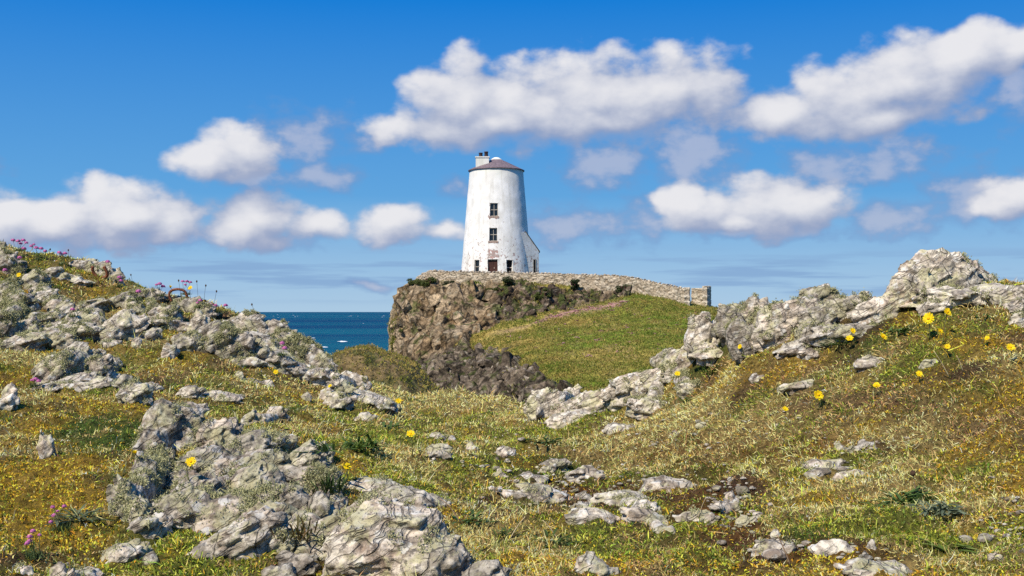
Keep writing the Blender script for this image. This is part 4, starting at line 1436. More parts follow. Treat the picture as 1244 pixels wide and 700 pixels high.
    prof = [(.50, .86), (.46, .95), (.22, 1.10), (.001, 1.14)]
    V = [(r * math.cos(t_), r * math.sin(t_), z1 + h) for (r, h) in prof for t_ in a]
    cp = bpy.data.objects.new('finial', new_mesh('finial', np.array(V), grid_faces(len(prof), 64, wrap=True)))
    COL.objects.link(cp)
    cp.data.materials.append(LIME)
    cp.parent = rf
    # chimney with two clay pots
    ch = part('chimney', LIME, root, [(-1.75, -.62, -1.3, -.55, z1 - .1, z1 + 0.93), (-1.80, -.57, -1.35, -.50, z1 + .93, z1 + 1.03)])
    for cx, hh in ((-1.33, .36), (-.86, .46)):
        prof = [(.17, 0), (.15, hh * .8), (.18, hh * .82), (.18, hh), (.12, hh), (.11, .05)]
        V = [(cx + r * math.cos(t_), -.92 + r * math.sin(t_), z1 + 1.03 + h) for (r, h) in prof for t_ in a[::4]]
        pot = bpy.data.objects.new('chimney_pot', new_mesh('chimney_pot', np.array(V), grid_faces(len(prof), 16, wrap=True)))
        COL.objects.link(pot)
        pot.data.materials.append(POT)
        pot.parent = ch
    # lean-to against the seaward side
    zA = (HY - 284) / F * 100 - TZ0
    zB = (HY - 306) / F * 100 - TZ0
    xi, xo = 1.9, 3.68
    xk = 2.62
    P_ = [(xi, zA), (xk, zA - .02), (xo, zB), (xo, -0.1), (xi, -0.1)]
    y0, y1 = -1.35, 1.2
    yf_ = lambda x: -1.98 + (x - xi) / (xo - xi) * 1.45
    V = np.array([(x, yf_(x), z) for x, z in P_] + [(x, y1, z) for x, z in P_])
    sides = [[i, (i + 1) % 5, 5 + (i + 1) % 5, 5 + i] for i in range(5)]
    an = bpy.data.objects.new('lean_to', new_mesh('lean_to', V, [np.array([[4, 3, 2, 1, 0], [5, 6, 7, 8, 9]]), np.array(sides)], smooth=False))
    COL.objects.link(an)
    an.data.materials.append(LIME)
    an.parent = root
    ang = math.atan2(zB - zA, xo - xk)
    V = []
    for e_ in (0, 1):
        for (x, z) in ((xk - .08, zA + .04), (xo + .10, zB - .06), (xo + .10, zB + .02), (xk - .08, zA + .12)):
            V.append((x, (yf_(x) - .06) if e_ == 0 else y1 + .06, z))
    fcs = [[0, 1, 2, 3], [7, 6, 5, 4], [0, 4, 5, 1], [1, 5, 6, 2], [2, 6, 7, 3], [3, 7, 4, 0]]
    rf2 = bpy.data.objects.new('lean_to_roof', new_mesh('lean_to_roof', np.array(V), np.array(fcs), smooth=False))
    COL.objects.link(rf2)
    rf2.data.materials.append(simple_mat('dark_slate', (.10, .09, .095), .7, .3, .3, 8.0))
    rf2.parent = an
    wx = (649.6 - 603) / F * 98.6
    yw = yf_(wx)
    sl = part('window', DARK, an, [(-.10, .10, -.02, -.006, 0, 1.5)], (wx, yw, .75))
    sl.rotation_euler = (0, 0, math.atan2(1.45, xo - xi))
    part('frame', FRAME, sl, [(-.16, -.104, -.03, .02, 0, 1.55), (.104, .16, -.03, .02, 0, 1.55)])
    return root


tower = make_tower()

# ------------------------------------------------------------------ dry stone wall round the tower
STONEWALL = None


def wall_mat():
    m, t, b = mat('dry_stone')
    p = t.node('ShaderNodeNewGeometry').outputs['Position']
    a = t.node('ShaderNodeAttribute', attribute_name='Col').outputs['Color']
    n = t.noise(p, 9.0, 6.0, 0.7)
    k = t.m('MULTIPLY_ADD', t.ramp(n, 0.32, 0.68), 0.8, 0.6)
    t.l.new(t.mix(1.0, a, t.node('ShaderNodeCombineColor', (k, k, k)).outputs[0], 'MULTIPLY'), b.inputs['Base Color'])
    b.inputs['Roughness'].default_value = 0.95
    bump(t, b, n, 0.06, 1.0)
    return m


WALLM = wall_mat()


def stone_wall(label, path, thick, cope, pier=True, rng=None):
    """path: (px, top py, bottom py, d)"""
    pts = [(pt(px, t_, d), pt(px, b_, d)) for px, t_, b_, d in path]
    top = np.array([p[0] for p in pts])
    bot = np.array([p[1] for p in pts])
    seg = np.concatenate([[0], np.cumsum(np.linalg.norm(np.diff(top[:, :2], axis=0), axis=1))])
    ns = max(8, int(seg[-1] / 0.055))
    s = np.linspace(0, seg[-1], ns)
    cx = np.interp(s, seg, top[:, 0])
    cy = np.interp(s, seg, top[:, 1])
    zt = np.interp(s, seg, top[:, 2]) - (0.16 if cope else 0.0)
    zb = np.interp(s, seg, bot[:, 2]) - 0.5
    tx = np.gradient(cx)
    ty = np.gradient(cy)
    ln = np.hypot(tx, ty)
    nx, ny = ty / ln, -tx / ln        # towards the viewer
    # ring of the cross-section: front face up, over the top, down the back
    ring = [(0.5, u) for u in np.linspace(0, 1, 34)] + [(w_, 1.0) for w_ in np.linspace(0.35, -0.35, 6)] + [(-0.5, u) for u in np.linspace(1, 0, 14)]
    V, u_, h_ = [], [], []
    for (w_, u) in ring:
        tk = thick * (1.12 - 0.22 * u)
        V.append(np.stack([cx + nx * tk * w_, cy + ny * tk * w_, zb + (zt - zb) * u], -1))
    V = np.array(V)                    # rows, ns, 3
    n_r = len(ring)
    v = V.reshape(-1, 3)
    mesh_f = grid_faces(n_r, ns)
    # close both ends
    e0 = np.arange(n_r) * ns
    root = empty('stone_wall', tuple(bot[len(bot) // 2]), label, 'stone wall')
    q = np.stack([np.tile(s, n_r) / 0.40, np.repeat([r_[0] for r_ in ring], ns) * 1.4, v[:, 2] / 0.21], -1)
    f1, f2, cid = voronoi(q + 3.1, 61)
    e = f2 - f1
    joint = np.exp(-(e / 0.09) ** 2)
    out = np.stack([np.tile(nx, n_r), np.tile(ny, n_r), np.zeros(len(v))], -1) * np.sign(np.repeat([r_[0] for r_ in ring], ns))[:, None]
    disp = 0.06 * (cid - .5) - 0.055 * joint + 0.02 * fbm(v / .15, 2, 600)
    v = v + out * disp[:, None]
    cols = np.array([0.33, 0.26, 0.175]) + (np.array([0.53, 0.45, 0.335]) - np.array([0.33, 0.26, 0.175])) * cid[:, None]
    lichen_ = sstep(.1, .5, fbm(v / .7, 4, 610))[:, None] * .45
    cols = cols * (1 - lichen_) + np.array([0.44, 0.405, 0.31]) * lichen_
    cols = cols * (1 - .55 * joint[:, None])
    me = new_mesh('wall_face', v, [mesh_f[:, ::-1], e0[None, :], (e0 + ns - 1)[None, ::-1]], cols, smooth=True)
    link('wall_face', me, WALLM, root)
    rng = rng or np.random.default_rng(3)
    if cope:
        Vc, Fc, Cc, n0 = [], [], [], 0
        x_ = 0.0
        while x_ < seg[-1]:
            frac = x_ / seg[-1]
            w = rng.uniform(.12, .34)
            hgt = rng.uniform(.13, .24) * (1.1 if frac < .45 else .8)
            i = min(int(x_ / seg[-1] * (ns - 1)), ns - 1)
            f = facet(ICO2, rng, 9, 16) * np.array([w / 2, thick * rng.uniform(.34, .5), hgt / 2])
            a_ = math.atan2(ty[i], tx[i]) + rng.normal() * .1
            ti = rng.normal() * .22
            f = np.stack([f[:, 0] * math.cos(ti) - f[:, 2] * math.sin(ti), f[:, 1], f[:, 0] * math.sin(ti) + f[:, 2] * math.cos(ti)], -1)
            f = np.stack([f[:, 0] * math.cos(a_) - f[:, 1] * math.sin(a_), f[:, 0] * math.sin(a_) + f[:, 1] * math.cos(a_), f[:, 2]], -1)
            Vc.append(f + (cx[i], cy[i], zt[i] + hgt / 2 - .035))
            Fc.append(ICO2F + n0)
            n0 += len(f)
            c = np.array([0.28, 0.225, 0.155]) + (np.array([0.50, 0.44, 0.345]) - np.array([0.28, 0.225, 0.155])) * rng.random()
            Cc.append(np.tile(c, (len(f), 1)))
            x_ += w * .93
        me = new_mesh('coping', np.concatenate(Vc), np.concatenate(Fc), np.concatenate(Cc), smooth=False)
        link('coping', me, WALLM, root)
    if pier:
        # squared end pier
        hgt = (zt[-1] - zb[-1]) + .16
        n_ = 26
        bmq = bmesh.new()
        bmesh.ops.create_cube(bmq, size=1.0)
        bmesh.ops.subdivide_edges(bmq, edges=bmq.edges[:], cuts=n_, use_grid_fill=True)
        cv = np.array([q_.co[:] for q_ in bmq.verts])
        cf = np.array([[q_.index for q_ in f_.verts] for f_ in bmq.faces])
        bmq.free()
        nrm = np.where(np.abs(cv) > .499, np.sign(cv), 0)
        nrm = nrm / (np.linalg.norm(nrm, axis=1, keepdims=True) + 1e-9)
        cv = cv * np.array([.42, thick * 1.35, hgt])
        f1, f2, cid = voronoi(cv / np.array([.36, .36, .2]) + 8, 67)
        jn = np.exp(-((f2 - f1) / .1) ** 2)
        cv = cv + nrm * (.05 * (cid - .5) - .05 * jn)[:, None]
        cc = (np.array([0.33, 0.27, 0.195]) + np.array([.2, .2, .18]) * cid[:, None]) * (1 - .4 * jn[:, None])
        a_ = math.atan2(ty[-1], tx[-1])
        cv = np.stack([cv[:, 0] * math.cos(a_) - cv[:, 1] * math.sin(a_), cv[:, 0] * math.sin(a_) + cv[:, 1] * math.cos(a_), cv[:, 2]], -1)
        cv += (cx[-1] - tx[-1] / ln[-1] * .1, cy[-1] - ty[-1] / ln[-1] * .1, (zt[-1] + .16 + zb[-1]) / 2)
        link('end_pier', new_mesh('end_pier', cv, cf, cc), WALLM, root)
    return root


stone_wall('long drystone enclosure wall curving round the white tower and down to the right',
           [(509, 336, 341, 98.5), (517, 330.5, 343, 96), (527, 328.2, 345, 94.6), (560, 329, 347, 93.4), (600, 329.4, 347, 92.9), (645, 330, 346, 92.5), (690, 331.4, 350, 92.0), (730, 332.6, 355, 91.4), (756, 333.4, 358, 91.0),
            (775, 336.5, 361, 90.6), (800, 342, 365, 90.2), (822, 346.6, 369, 89.8), (836.5, 349.4, 372, 89.6)], 0.62, True)
stone_wall('short stub of drystone wall past the gap, ending in a square pier',
           [(842, 350.2, 372, 92.6), (850, 350.2, 373, 92.2), (860, 350.0, 374, 91.8)], 0.6, False)

# ------------------------------------------------------------------ scrub on the headland


def leaf_cloud(n, size, rng, leaf, flat=.7):
    """leaf-sized faces through the volume of an uneven clump"""
    lob = rng.normal(size=(7, 3)) * np.array([.45, .35, .25]) * size
    rad = rng.uniform(.35, .6, 7) * size
    k = rng.integers(0, 7, n)
    d = rng.normal(size=(n, 3))
    d /= np.linalg.norm(d, axis=1, keepdims=True)
    r = rad[k] * rng.uniform(.35, 1.0, n) ** .6
    p = lob[k] + d * r[:, None] * np.array([1, 1, flat])
    p[:, 2] += size * .28
    nn = d + rng.normal(size=(n, 3)) * .7
    nn /= np.linalg.norm(nn, axis=1, keepdims=True)
    t1 = np.cross(nn, rng.normal(size=(n, 3)))
    t1 /= np.linalg.norm(t1, axis=1, keepdims=True)
    t2 = np.cross(nn, t1)
    l = leaf * rng.uniform(.6, 1.4, n)[:, None]
    V = np.stack([p - t1 * l, p + t2 * l * .45, p + t1 * l, p - t2 * l * .45], 1).reshape(-1, 3)
    f = np.arange(n * 4).reshape(-1, 4)
    return V, f


def at_headland(px, py):
    """point of the headland's surface seen in this direction (nearest modelled vertex)"""
    fx, fy = proj(HLV[:, 0], HLV[:, 1], HLV[:, 2])
    e = (fx - px) ** 2 + (fy - py) ** 2 + np.where(HLV[:, 1] > 96, 1e4, 0)
    return HLV[np.argmin(e)]


BUSHES = [
    ('dark bush tucked under the wall below the tower door', 618, 346, 1.0, 0), ('small dark bush at the wall foot left of the tower', 572, 349, .75, 0),
    ('ragged green bush hanging over the top left corner of the cliff', 506, 348, 1.05, 1), ('green bush sprawling below the left end of the stone wall', 522, 346, 1.0, 1),
    ('largest dark bush at the wall foot right of the tower', 681, 344, 1.1, 0), ('dark bush beside the largest wall-foot bush', 697, 350, .8, 0),
    ('low dark bush halfway along the wall foot', 722, 350, .8, 0), ('last dark bush at the right end of the scrubby rocks', 757, 354, .8, 0),
    ('olive bush in the scrubby rocks under the wall', 660, 362, .8, 1), ('round green bush low on the scrubby rocks above the path', 690, 370, .75, 1),
    ('olive bush at the top of the dark gully', 600, 358, .8, 1), ('green bush at the turf edge below the gully', 640, 378, .7, 1),
    ('green clump hanging halfway down the brown cliff face', 497, 405, .8, 1), ('bush perched on the brown cliff top above the face', 545, 350, .8, 0),
]
for (label, px, py, sz, kind) in BUSHES:
    rng = np.random.default_rng(int(px * 7 + py))
    c = at_headland(px, py) + np.array([0, -.35, .12])
    root = empty('bush', tuple(c), label, 'bush', 'scrub bushes on the headland')
    V, f = leaf_cloud(1500, sz * .62, rng, .055)
    h = rng.random((1500, 1))
    ca, cb = ((.022, .034, .012), (.055, .072, .02)) if kind == 0 else ((.045, .06, .014), (.115, .135, .03))
    col = np.repeat(np.array(ca) + (np.array(cb) - np.array(ca)) * h, 4, 0)
    o = bpy.data.objects.new('foliage', new_mesh('foliage', V, f, col, smooth=False))
    COL.objects.link(o)
    o.data.materials.append(LEAF)
    o.parent = root
    V, Fq = [], []
    for k in range(4):
        a_ = k * 1.7
        e = np.array([math.cos(a_) * sz * .3, math.sin(a_) * sz * .3, sz * .35])
        for j in range(2):
            p0 = e * j / 2
            p1 = e * (j + 1) / 2
            bx(V, Fq, min(p0[0], p1[0]) - .015, max(p0[0], p1[0]) + .015, min(p0[1], p1[1]) - .015, max(p0[1], p1[1]) + .015, p0[2] - .1, p1[2])
    o = bpy.data.objects.new('stem', new_mesh('stem', np.array(V), np.array(Fq), smooth=False))
    COL.objects.link(o)
    o.data.materials.append(DARKWOOD)
    o.parent = root


def scatter_far():
    """tussocks and low plants over the far turf, cliff ledges and the knoll"""
    rng = np.random.default_rng(99)
    vis = (HLV[:, 1] < 95) & (HLPX > 474) & (HLPX < 905) & (HLPY < 485) & (HLPY > 338)
    w = np.where(HLROCK > .5, .05 + .35 * (fbm(HLV / 1.3 + 4, 3, 280) > .12), 1.0) * vis
    pl_ = np.interp(HLPX, [590, 620, 660, 700, 745, 762], [410, 401, 388, 378, 371, 368])
    w = w * (1 - .95 * np.exp(-((HLPY - pl_) / 3.0) ** 2) * ((HLPX > 590) & (HLPX < 765)))
    n = 52000
    ids = rng.choice(len(HLV), n, p=w / w.sum())
    P0 = HLV[ids] + rng.normal(size=(n, 3)) * .05
    tone = fbm(P0 / 1.6, 3, 700) + rng.normal(size=n) * .25
    hv = coords(hill.data)
    hi = rng.integers(0, len(hv), 16000)
    P1 = hv[hi] + rng.normal(size=(16000, 3)) * .05
    allp = np.concatenate([P0, P1])
    tone = np.concatenate([tone, -.3 + fbm(P1 / 1.2, 3, 710) + rng.normal(size=16000) * .3])
    n = len(allp)
    nb = 3
    b = np.repeat(allp, nb, 0)
    dirs = rng.normal(size=(n * nb, 3)) * .55 + np.array([.1, 0, 1])
    dirs /= np.linalg.norm(dirs, axis=1, keepdims=True)
    ln = rng.uniform(.05, .16, n * nb)
    side = np.cross(dirs, rng.normal(size=dirs.shape))
    side /= np.linalg.norm(side, axis=1, keepdims=True)
    wd = rng.uniform(.018, .04, n * nb)
    V = np.stack([b - side * wd[:, None], b + side * wd[:, None], b + dirs * ln[:, None]], 1).reshape(-1, 3)
    t_ = np.clip(np.repeat(tone, nb) * .9 + .5, 0, 1)[:, None]
    col = np.array([.38, .285, .075]) * (1 - t_) + np.array([.15, .21, .024]) * t_
    col = np.repeat(col * rng.uniform(.6, 1.25, (n * nb, 1)), 3, 0)
    o = link('grass', new_mesh('grass', V, np.arange(len(V)).reshape(-1, 3), col, smooth=False), LEAF)
    tag(o, 'short tussocky grass on the headland slope and cliff ledges', 'grass', kind='stuff')
    # cushions of pink thrift in the far turf
    V, Fc, C, n0 = [], [], [], 0
    spots = [(716, 433, .42), (760, 399, .3), (743, 401, .22), (727, 414, .2), (735, 403, .2), (632, 411, .25), (620, 409, .2), (702, 411, .18), (772, 383, .22), (826, 395, .2), (852, 386, .2), (693, 407, .16)]
    for k in range(60):
        spots.append((rng.uniform(650, 765), None, rng.uniform(.06, .14)))
    for k in range(50):
        spots.append((rng.uniform(640, 860), -1, rng.uniform(.05, .12)))
    for (px, py, sz) in spots:
        if py is None:
            py = np.interp(px, [590, 620, 660, 700, 745, 762], [410, 401, 388, 378, 371, 368]) + rng.normal() * 2.5
        elif py == -1:
            py = rng.uniform(375, 430)
        c = at_headland(px, py)
        v, f = leaf_cloud(60, sz, rng, .05, .4)
        V.append(v * np.array([1.2, 1.2, .6]) + c)
        Fc.append(f + n0)
        n0 += len(v)
        C.append(np.repeat(np.array([.40, .20, .20]) + rng.random((60, 1)) * np.array([.16, .12, .12]), 4, 0))
    o = link('thrift_cushions', new_mesh('thrift_cushions', np.concatenate(V), np.concatenate(Fc), np.concatenate(C), smooth=False), LEAF)
    tag(o, 'faded pink thrift dotted over the headland turf and along its path', 'flowers', kind='stuff')


scatter_far()

# ------------------------------------------------------------------ flowers, plants and small finds near the viewer
bpy.context.view_layer.update()
DG = bpy.context.evaluated_depsgraph_get()


def land(px, py, fallback=5.0):
    """first solid surface met along this sight line"""
    d = Vector(((px - HX) / F, 1.0, (HY - py) / F)).normalized()
    ok, loc, nrm, idx, ob, mx = S.ray_cast(DG, Vector((0, 0, 0)), d, distance=30.0)
    if ok:
        return np.array(loc)
    return pt(px, py, fallback)


def tube(path, rad, sides=6):
    path = np.asarray(path, float)
    n = len(path)
    rad = np.broadcast_to(np.asarray(rad, float), (n,))
    t = np.gradient(path, axis=0)
    t /= np.linalg.norm(t, axis=1, keepdims=True) + 1e-12
    ref = np.array([0.31, 0.91, 0.27])
    a = np.cross(t, ref)
    a /= np.linalg.norm(a, axis=1, keepdims=True) + 1e-12
    b = np.cross(t, a)
    ang = np.linspace(0, 2 * math.pi, sides, endpoint=False)
    v = path[:, None] + rad[:, None, None] * (np.cos(ang)[None, :, None] * a[:, None] + np.sin(ang)[None, :, None] * b[:, None])
    f = grid_faces(n, sides, wrap=True)
    return v.reshape(-1, 3), [f, np.arange(sides)[None, ::-1], (np.arange(sides) + (n - 1) * sides)[None, :]]


def bez(p0, p1, sag, n=7):
    u = np.linspace(0, 1, n)[:, None]
    return p0 * (1 - u) ** 2 + 2 * u * (1 - u) * ((p0 + p1) / 2 + sag) + p1 * u ** 2


def child(name, me, m, parent, off=None):
    o = bpy.data.objects.new(name, me)
    COL.objects.link(o)
    me.materials.append(m)
    o.parent = parent
    if off is not None:
        o.location = tuple(off)
    return o


STEM = simple_mat('flower_stem', (0.13, 0.13, 0.045), 0.7, 0.2, 0.3, 60.0)
PETAL = leaf_mat('yellow_petals', 0.6, 0.2, 0.3)
DISC = simple_mat('yellow_disc', (0.72, 0.36, 0.005), 0.8, 0.1, 0.3, 400.0)
PINK = leaf_mat('pink_petals', 0.7, 0.1, 0.3)
DRYSTEM = simple_mat('dry_stalk', (0.30, 0.20, 0.12), 0.8, 0.1, 0.35, 40.0)
SEED = simple_mat('dark_seed_head', (0.06, 0.035, 0.022), 0.9, 0.1, 0.4, 90.0)


def basis(nrm):
    nrm = nrm / np.linalg.norm(nrm)
    a = np.cross(nrm, [0.2, 0.1, 1.0])
    a /= np.linalg.norm(a)
    return a, np.cross(nrm, a), nrm


def yellow_flower(px, py, dia, stem_px, label, closed=False):
    rng = np.random.default_rng(int(px * 31 + py * 7))
    foot = land(px + rng.uniform(-2, 2), py + stem_px, 4.0)
    d = foot[1] - 0.01
    head = pt(px, py, d)
    r = dia * .92 / 2 / F * d
    root = empty('yellow_flower', tuple(foot), label, 'flower', 'yellow hawkbit flowers among the turf and rocks')
    v, f = tube(bez(np.zeros(3), head - foot, rng.normal(size=3) * .012), np.linspace(.0017, .0012, 7))
    child('stem', new_mesh('stem', v, f), STEM, root)
    nrm = np.array([rng.normal() * .35 - .15, -.85, .65 + rng.normal() * .25])
    if closed:
        nrm = np.array([rng.normal() * .4, -.25, 1.0])
    a, b, n = basis(nrm)
    V, Fc, C, k0 = [], [], [], 0
    for ring, (cnt, rad, lift) in enumerate(((15, 1.0, .10), (12, .74, .22))):
        for i in range(cnt):
            th = 2 * math.pi * (i + .5 * ring) / cnt + rng.normal() * .07
            u = math.cos(th) * a + math.sin(th) * b
            w = -math.sin(th) * a + math.cos(th) * b
            L = r * rad * rng.uniform(.86, 1.08)
            hw = r * .15
            up = lift * (3.2 if closed else 1.0) + rng.normal() * .05
            prof = [(.12, .5), (.55, 1.0), (.93, .9), (1.0, .45)]
            for (q, ww) in prof:
                c = u * L * q * (0.6 if closed else 1) + n * L * (up * q * q * 1.4)
                V += [c - w * hw * ww, c + w * hw * ww]
            for j in range(3):
                o_ = k0 + j * 2
                Fc.append((o_, o_ + 1, o_ + 3, o_ + 2))
            k0 += 8
            c = np.array([.90, .66, .008]) * rng.uniform(.82, 1.05) * (1, rng.uniform(.9, 1.12), 1)
            C += [c] * 8
    hd = child('flower_head', new_mesh('flower_head', np.array(V), np.array(Fc), np.array(C), smooth=False), PETAL, root, head - foot)
    dv = ICO2 * r * .26
    dv = dv[:, :1] * a + dv[:, 1:2] * b + (dv[:, 2:] * .6) * n + n * r * .12
    child('disc', new_mesh('disc', dv, ICO2F), DISC, hd)
    # a green cup of bracts under the petals
    cv = ICO2 * r * .3
    cv = cv[:, :1] * a + cv[:, 1:2] * b + cv[:, 2:] * .9 * n - n * r * .18
    child('bract_cup', new_mesh('bract_cup', cv, ICO2F), STEM, hd)
    return root


YELLOW = [
    (1128, 387, 16, 26, 'broadest fully open yellow flower on the right bank, in front of the long slab'), (1151, 379, 12, 30, 'yellow flower raised just above and right of the broadest open one'),
    (1142, 402, 9, 18, 'small yellow flower just below the broadest open one'), (1036, 402, 9, 22, 'upper of two touching yellow flowers by the lichened step'),
    (1032, 411, 10, 16, 'lower of two touching yellow flowers by the lichened step'), (1073, 409, 12, 30, 'yellow flower on a dark stem below the pale lens-shaped slab'),
    (1151, 421, 8, 14, 'small yellow flower in brown heath beside the dry pale stalks'), (1228, 422, 11, 22, 'yellow flower with a dark centre near the right edge'),
    (1117, 454, 9, 12, 'yellow flower low in the heath under the low whitish stone'), (1065, 468, 10, 16, 'yellow flower in heath below the pale knuckle of stone'),
    (994, 480, 14, 18, 'wide open yellow flower right of the flat pale stone pair'), (954, 497, 9, 24, 'yellow flower on a long bent stem below the flat pale stone pair'),
    (899, 421, 7, 12, 'tiny yellow flower against the dark cleft rock'), (823, 454, 8, 16, 'yellow flower in front of the pale stump of rock'), (1199, 411, 7, 10, 'flat little yellow bloom in turf between heath and right edge'),
    (232, 561, 14, 24, 'large yellow flower against the lichen of the near rock rib'), (164, 551, 11, 20, 'half-closed yellow flower at the turf edge left of the near rock rib'),
    (151, 567, 6, 12, 'tiny yellow flower just below the half-closed one'), (499, 527, 12, 28, 'yellow flower standing on a stem at the left of the dark soil hollow'),
    (422, 567, 11, 22, 'yellow flower in front of the smooth tan dome of bedrock'), (484, 487, 8, 10, 'low orange-yellow flower at the end of the saddle slab'),
    (401, 469, 6, 8, 'little yellow flower on the white-topped broken outcrop'), (335, 452, 7, 8, 'little yellow flower below the big dark-sided boulder'),
    (207, 349, 6, 14, 'yellow flower bud on the skyline left of the arched rusty ring'), (231, 350, 7, 14, 'yellow flower on the skyline right of the arched rusty ring'),
    (23, 334, 7, 8, 'tiny yellow flower beside the dark lichen-bearded rock'),
]
for (px, py, dia, st, label) in YELLOW:
    yellow_flower(px, py, dia, st, label, closed=('half-closed' in label or 'bud' in label))


def thrift(heads, base_px, label, size=1.0, cushion=True):
    """a plant of thrift: leaf cushion, thin stems, round pink heads"""
    rng = np.random.default_rng(int(base_px[0] * 13 + base_px[1]))
    foot = land(base_px[0], base_px[1], 7.0)
    root = empty('thrift_plant', tuple(foot), label, 'flower', 'pink thrift on the rocks and brow')
    d = foot[1]
    for (px, py, dia) in heads:
        p = pt(px, py, d + rng.normal() * .02)
        r = dia / 2 / F * d
        v, f = tube(bez(rng.normal(size=3) * (.012, .012, 0), p - foot, rng.normal(size=3) * .01), .0009, 5)
        st = child('stem', new_mesh('stem', v, f), STEM, root)
        n = 90
        dr = rng.normal(size=(n, 3))
        dr /= np.linalg.norm(dr, axis=1, keepdims=True)
        dr[:, 2] = np.abs(dr[:, 2]) * .9 - .25
        c = dr * r * rng.uniform(.6, 1, (n, 1))
        t1 = np.cross(dr, rng.normal(size=(n, 3)))
        t1 /= np.linalg.norm(t1, axis=1, keepdims=True)
        t2 = np.cross(dr, t1)
        q = r * .34
        V = np.stack([c - t1 * q, c + t2 * q, c + t1 * q, c - t2 * q], 1).reshape(-1, 3)
        col = np.repeat(np.array([.62, .20, .42]) * rng.uniform(.75, 1.25, (n, 1)), 4, 0)
        child('flower_head', new_mesh('flower_head', V, np.arange(n * 4).reshape(-1, 4), col, smooth=False), PINK, root, p - foot)
    if cushion:
        n = 130
        th = rng.uniform(0, 6.28, n)
        el_ = rng.uniform(.2, 1.4, n)
        L = rng.uniform(.012, .028, n) * size
        dr = np.stack([np.cos(th) * np.cos(el_), np.sin(th) * np.cos(el_), np.sin(el_)], -1)
        b = rng.normal(size=(n, 3)) * (.014, .014, .002) * size
        sd = np.stack([-np.sin(th), np.cos(th), np.zeros(n)], -1) * .0016
        V = np.stack([b - sd, b + sd, b + dr * L[:, None]], 1).reshape(-1, 3)
        col = np.repeat(np.array([.07, .10, .03]) * rng.uniform(.7, 1.4, (n, 1)), 3, 0)
        child('leaf_cushion', new_mesh('leaf_cushion', V, np.arange(n * 3).reshape(-1, 3), col, smooth=False), LEAF, root)
    return root


THRIFT = [
    ([(16, 292, 6), (22, 293, 6), (28, 292, 6), (32, 295, 5), (25, 296, 5)], (24, 305), 'thick tuft of pink thrift on the skyline at the far left'),
    ([(29, 302, 6)], (29, 312), 'single pink thrift head just under the thick skyline tuft'),
    ([(38, 299, 5), (44, 301, 6), (50, 302, 6), (55, 305, 5), (41, 297, 4)], (47, 316), 'row of pink thrift heads on the skyline beside the thick tuft'),
    ([(72, 307, 6), (79, 308, 6), (75, 309, 4)], (76, 322), 'pair of bright thrift heads on the skyline towards the rusty U-shaped ring'),
    ([(131, 318, 6)], (131, 330), 'lone thrift head on the skyline above the rusty U-shaped ring'),
    ([(24, 313, 6)], (24, 322), 'thrift head in front of the dark lichen-bearded rock'),
    ([(6, 328, 6)], (6, 338), 'pale thrift head by the left edge above the lichen-smothered mass'),
    ([(145, 337, 6), (147, 341, 5)], (145, 349), 'thrift heads right of the rusty U-shaped ring'),
    ([(168, 354, 7)], (168, 364), 'thrift head in turf above the outcrop between the two rings'),
    ([(194, 345, 6), (198, 348, 6), (190, 346, 4)], (195, 360), 'cluster of thrift heads just left of the arched rusty ring'),
    ([(222, 342, 5), (227, 342, 5), (231, 343, 5), (225, 346, 4)], (226, 358), 'tall thrift cluster on the skyline above the arched rusty ring'),
    ([(243, 365, 5), (240, 368, 4)], (243, 374), 'small thrift pair right of the arched rusty ring'),
    ([(256, 370, 6), (262, 371, 5), (274, 371, 6)], (264, 380), 'faded orange-pink thrift on the brow above the leaning block'),
    ([(343, 417, 7), (346, 423, 7)], (342, 432), 'pink thrift pair in the shade of the lichen-crusted ridge'),
    ([(88, 376, 6)], (88, 385), 'thrift head in front of the knobbly pale outcrop'),
    ([(43, 461, 7), (47, 463, 6), (39, 462, 5)], (43, 470), 'thrift tuft flat on the turf left of the broad ribbed outcrop'),
    ([(296, 438, 5)], (296, 446), 'solitary thrift head under the big dark-sided boulder'),
    ([(64, 616, 6), (78, 615, 6), (66, 626, 7), (62, 634, 6), (70, 621, 5)], (75, 646), 'loose thrift cluster in mustard turf at the lower left'),
    ([(40, 645, 7), (36, 652, 7), (33, 660, 7), (48, 650, 5), (36, 657, 7)], (40, 676), 'dense thrift cluster near the lower left corner'),
]
for a_ in THRIFT:
    thrift(*a_)


def seed_stalk(px, py, base, label, lean=0.0):
    foot = land(px + lean, base, 6.8)
    head = pt(px, py, foot[1])
    root = empty('seed_stalk', tuple(foot), label, 'seed head', 'dark seed heads on the skyline')
    v, f = tube(bez(np.zeros(3), head - foot, np.array([R.uniform(-.01, .01), 0, .01])), .0008, 5)
    child('stem', new_mesh('stem', v, f), SEED, root)
    v = ICO2 * np.array([.0045, .0045, .007])
    child('seed_head', new_mesh('seed_head', v, ICO2F), SEED, root, head - foot)


for k, (px, py, b, lean, lab) in enumerate([
    (61, 303, 318, -2, 'dark seed head standing between the skyline thrift row and the bright pair'), (83, 304, 324, 0, 'dark seed head just right of the bright thrift pair'),
    (117, 316, 328, 2, 'dark seed head above the low skyline rocks'), (159, 334, 348, 3, 'dark seed head on the bare skyline after the lone thrift'),
    (217, 341, 364, 3, 'thick brownish seed head left of the tall thrift cluster'), (239, 342, 372, 2, 'thin seed head right of the tall thrift cluster'),
    (250, 347, 376, -2, 'seed head leaning over the brow near the leaning block'), (263, 354, 382, -5, 'tallest dark seed head on the brow'), (306, 370, 394, 6, 'hooked dark seed head alone on the brow against the sea sky'),
]):
    seed_stalk(px, py, b, lab, lean)


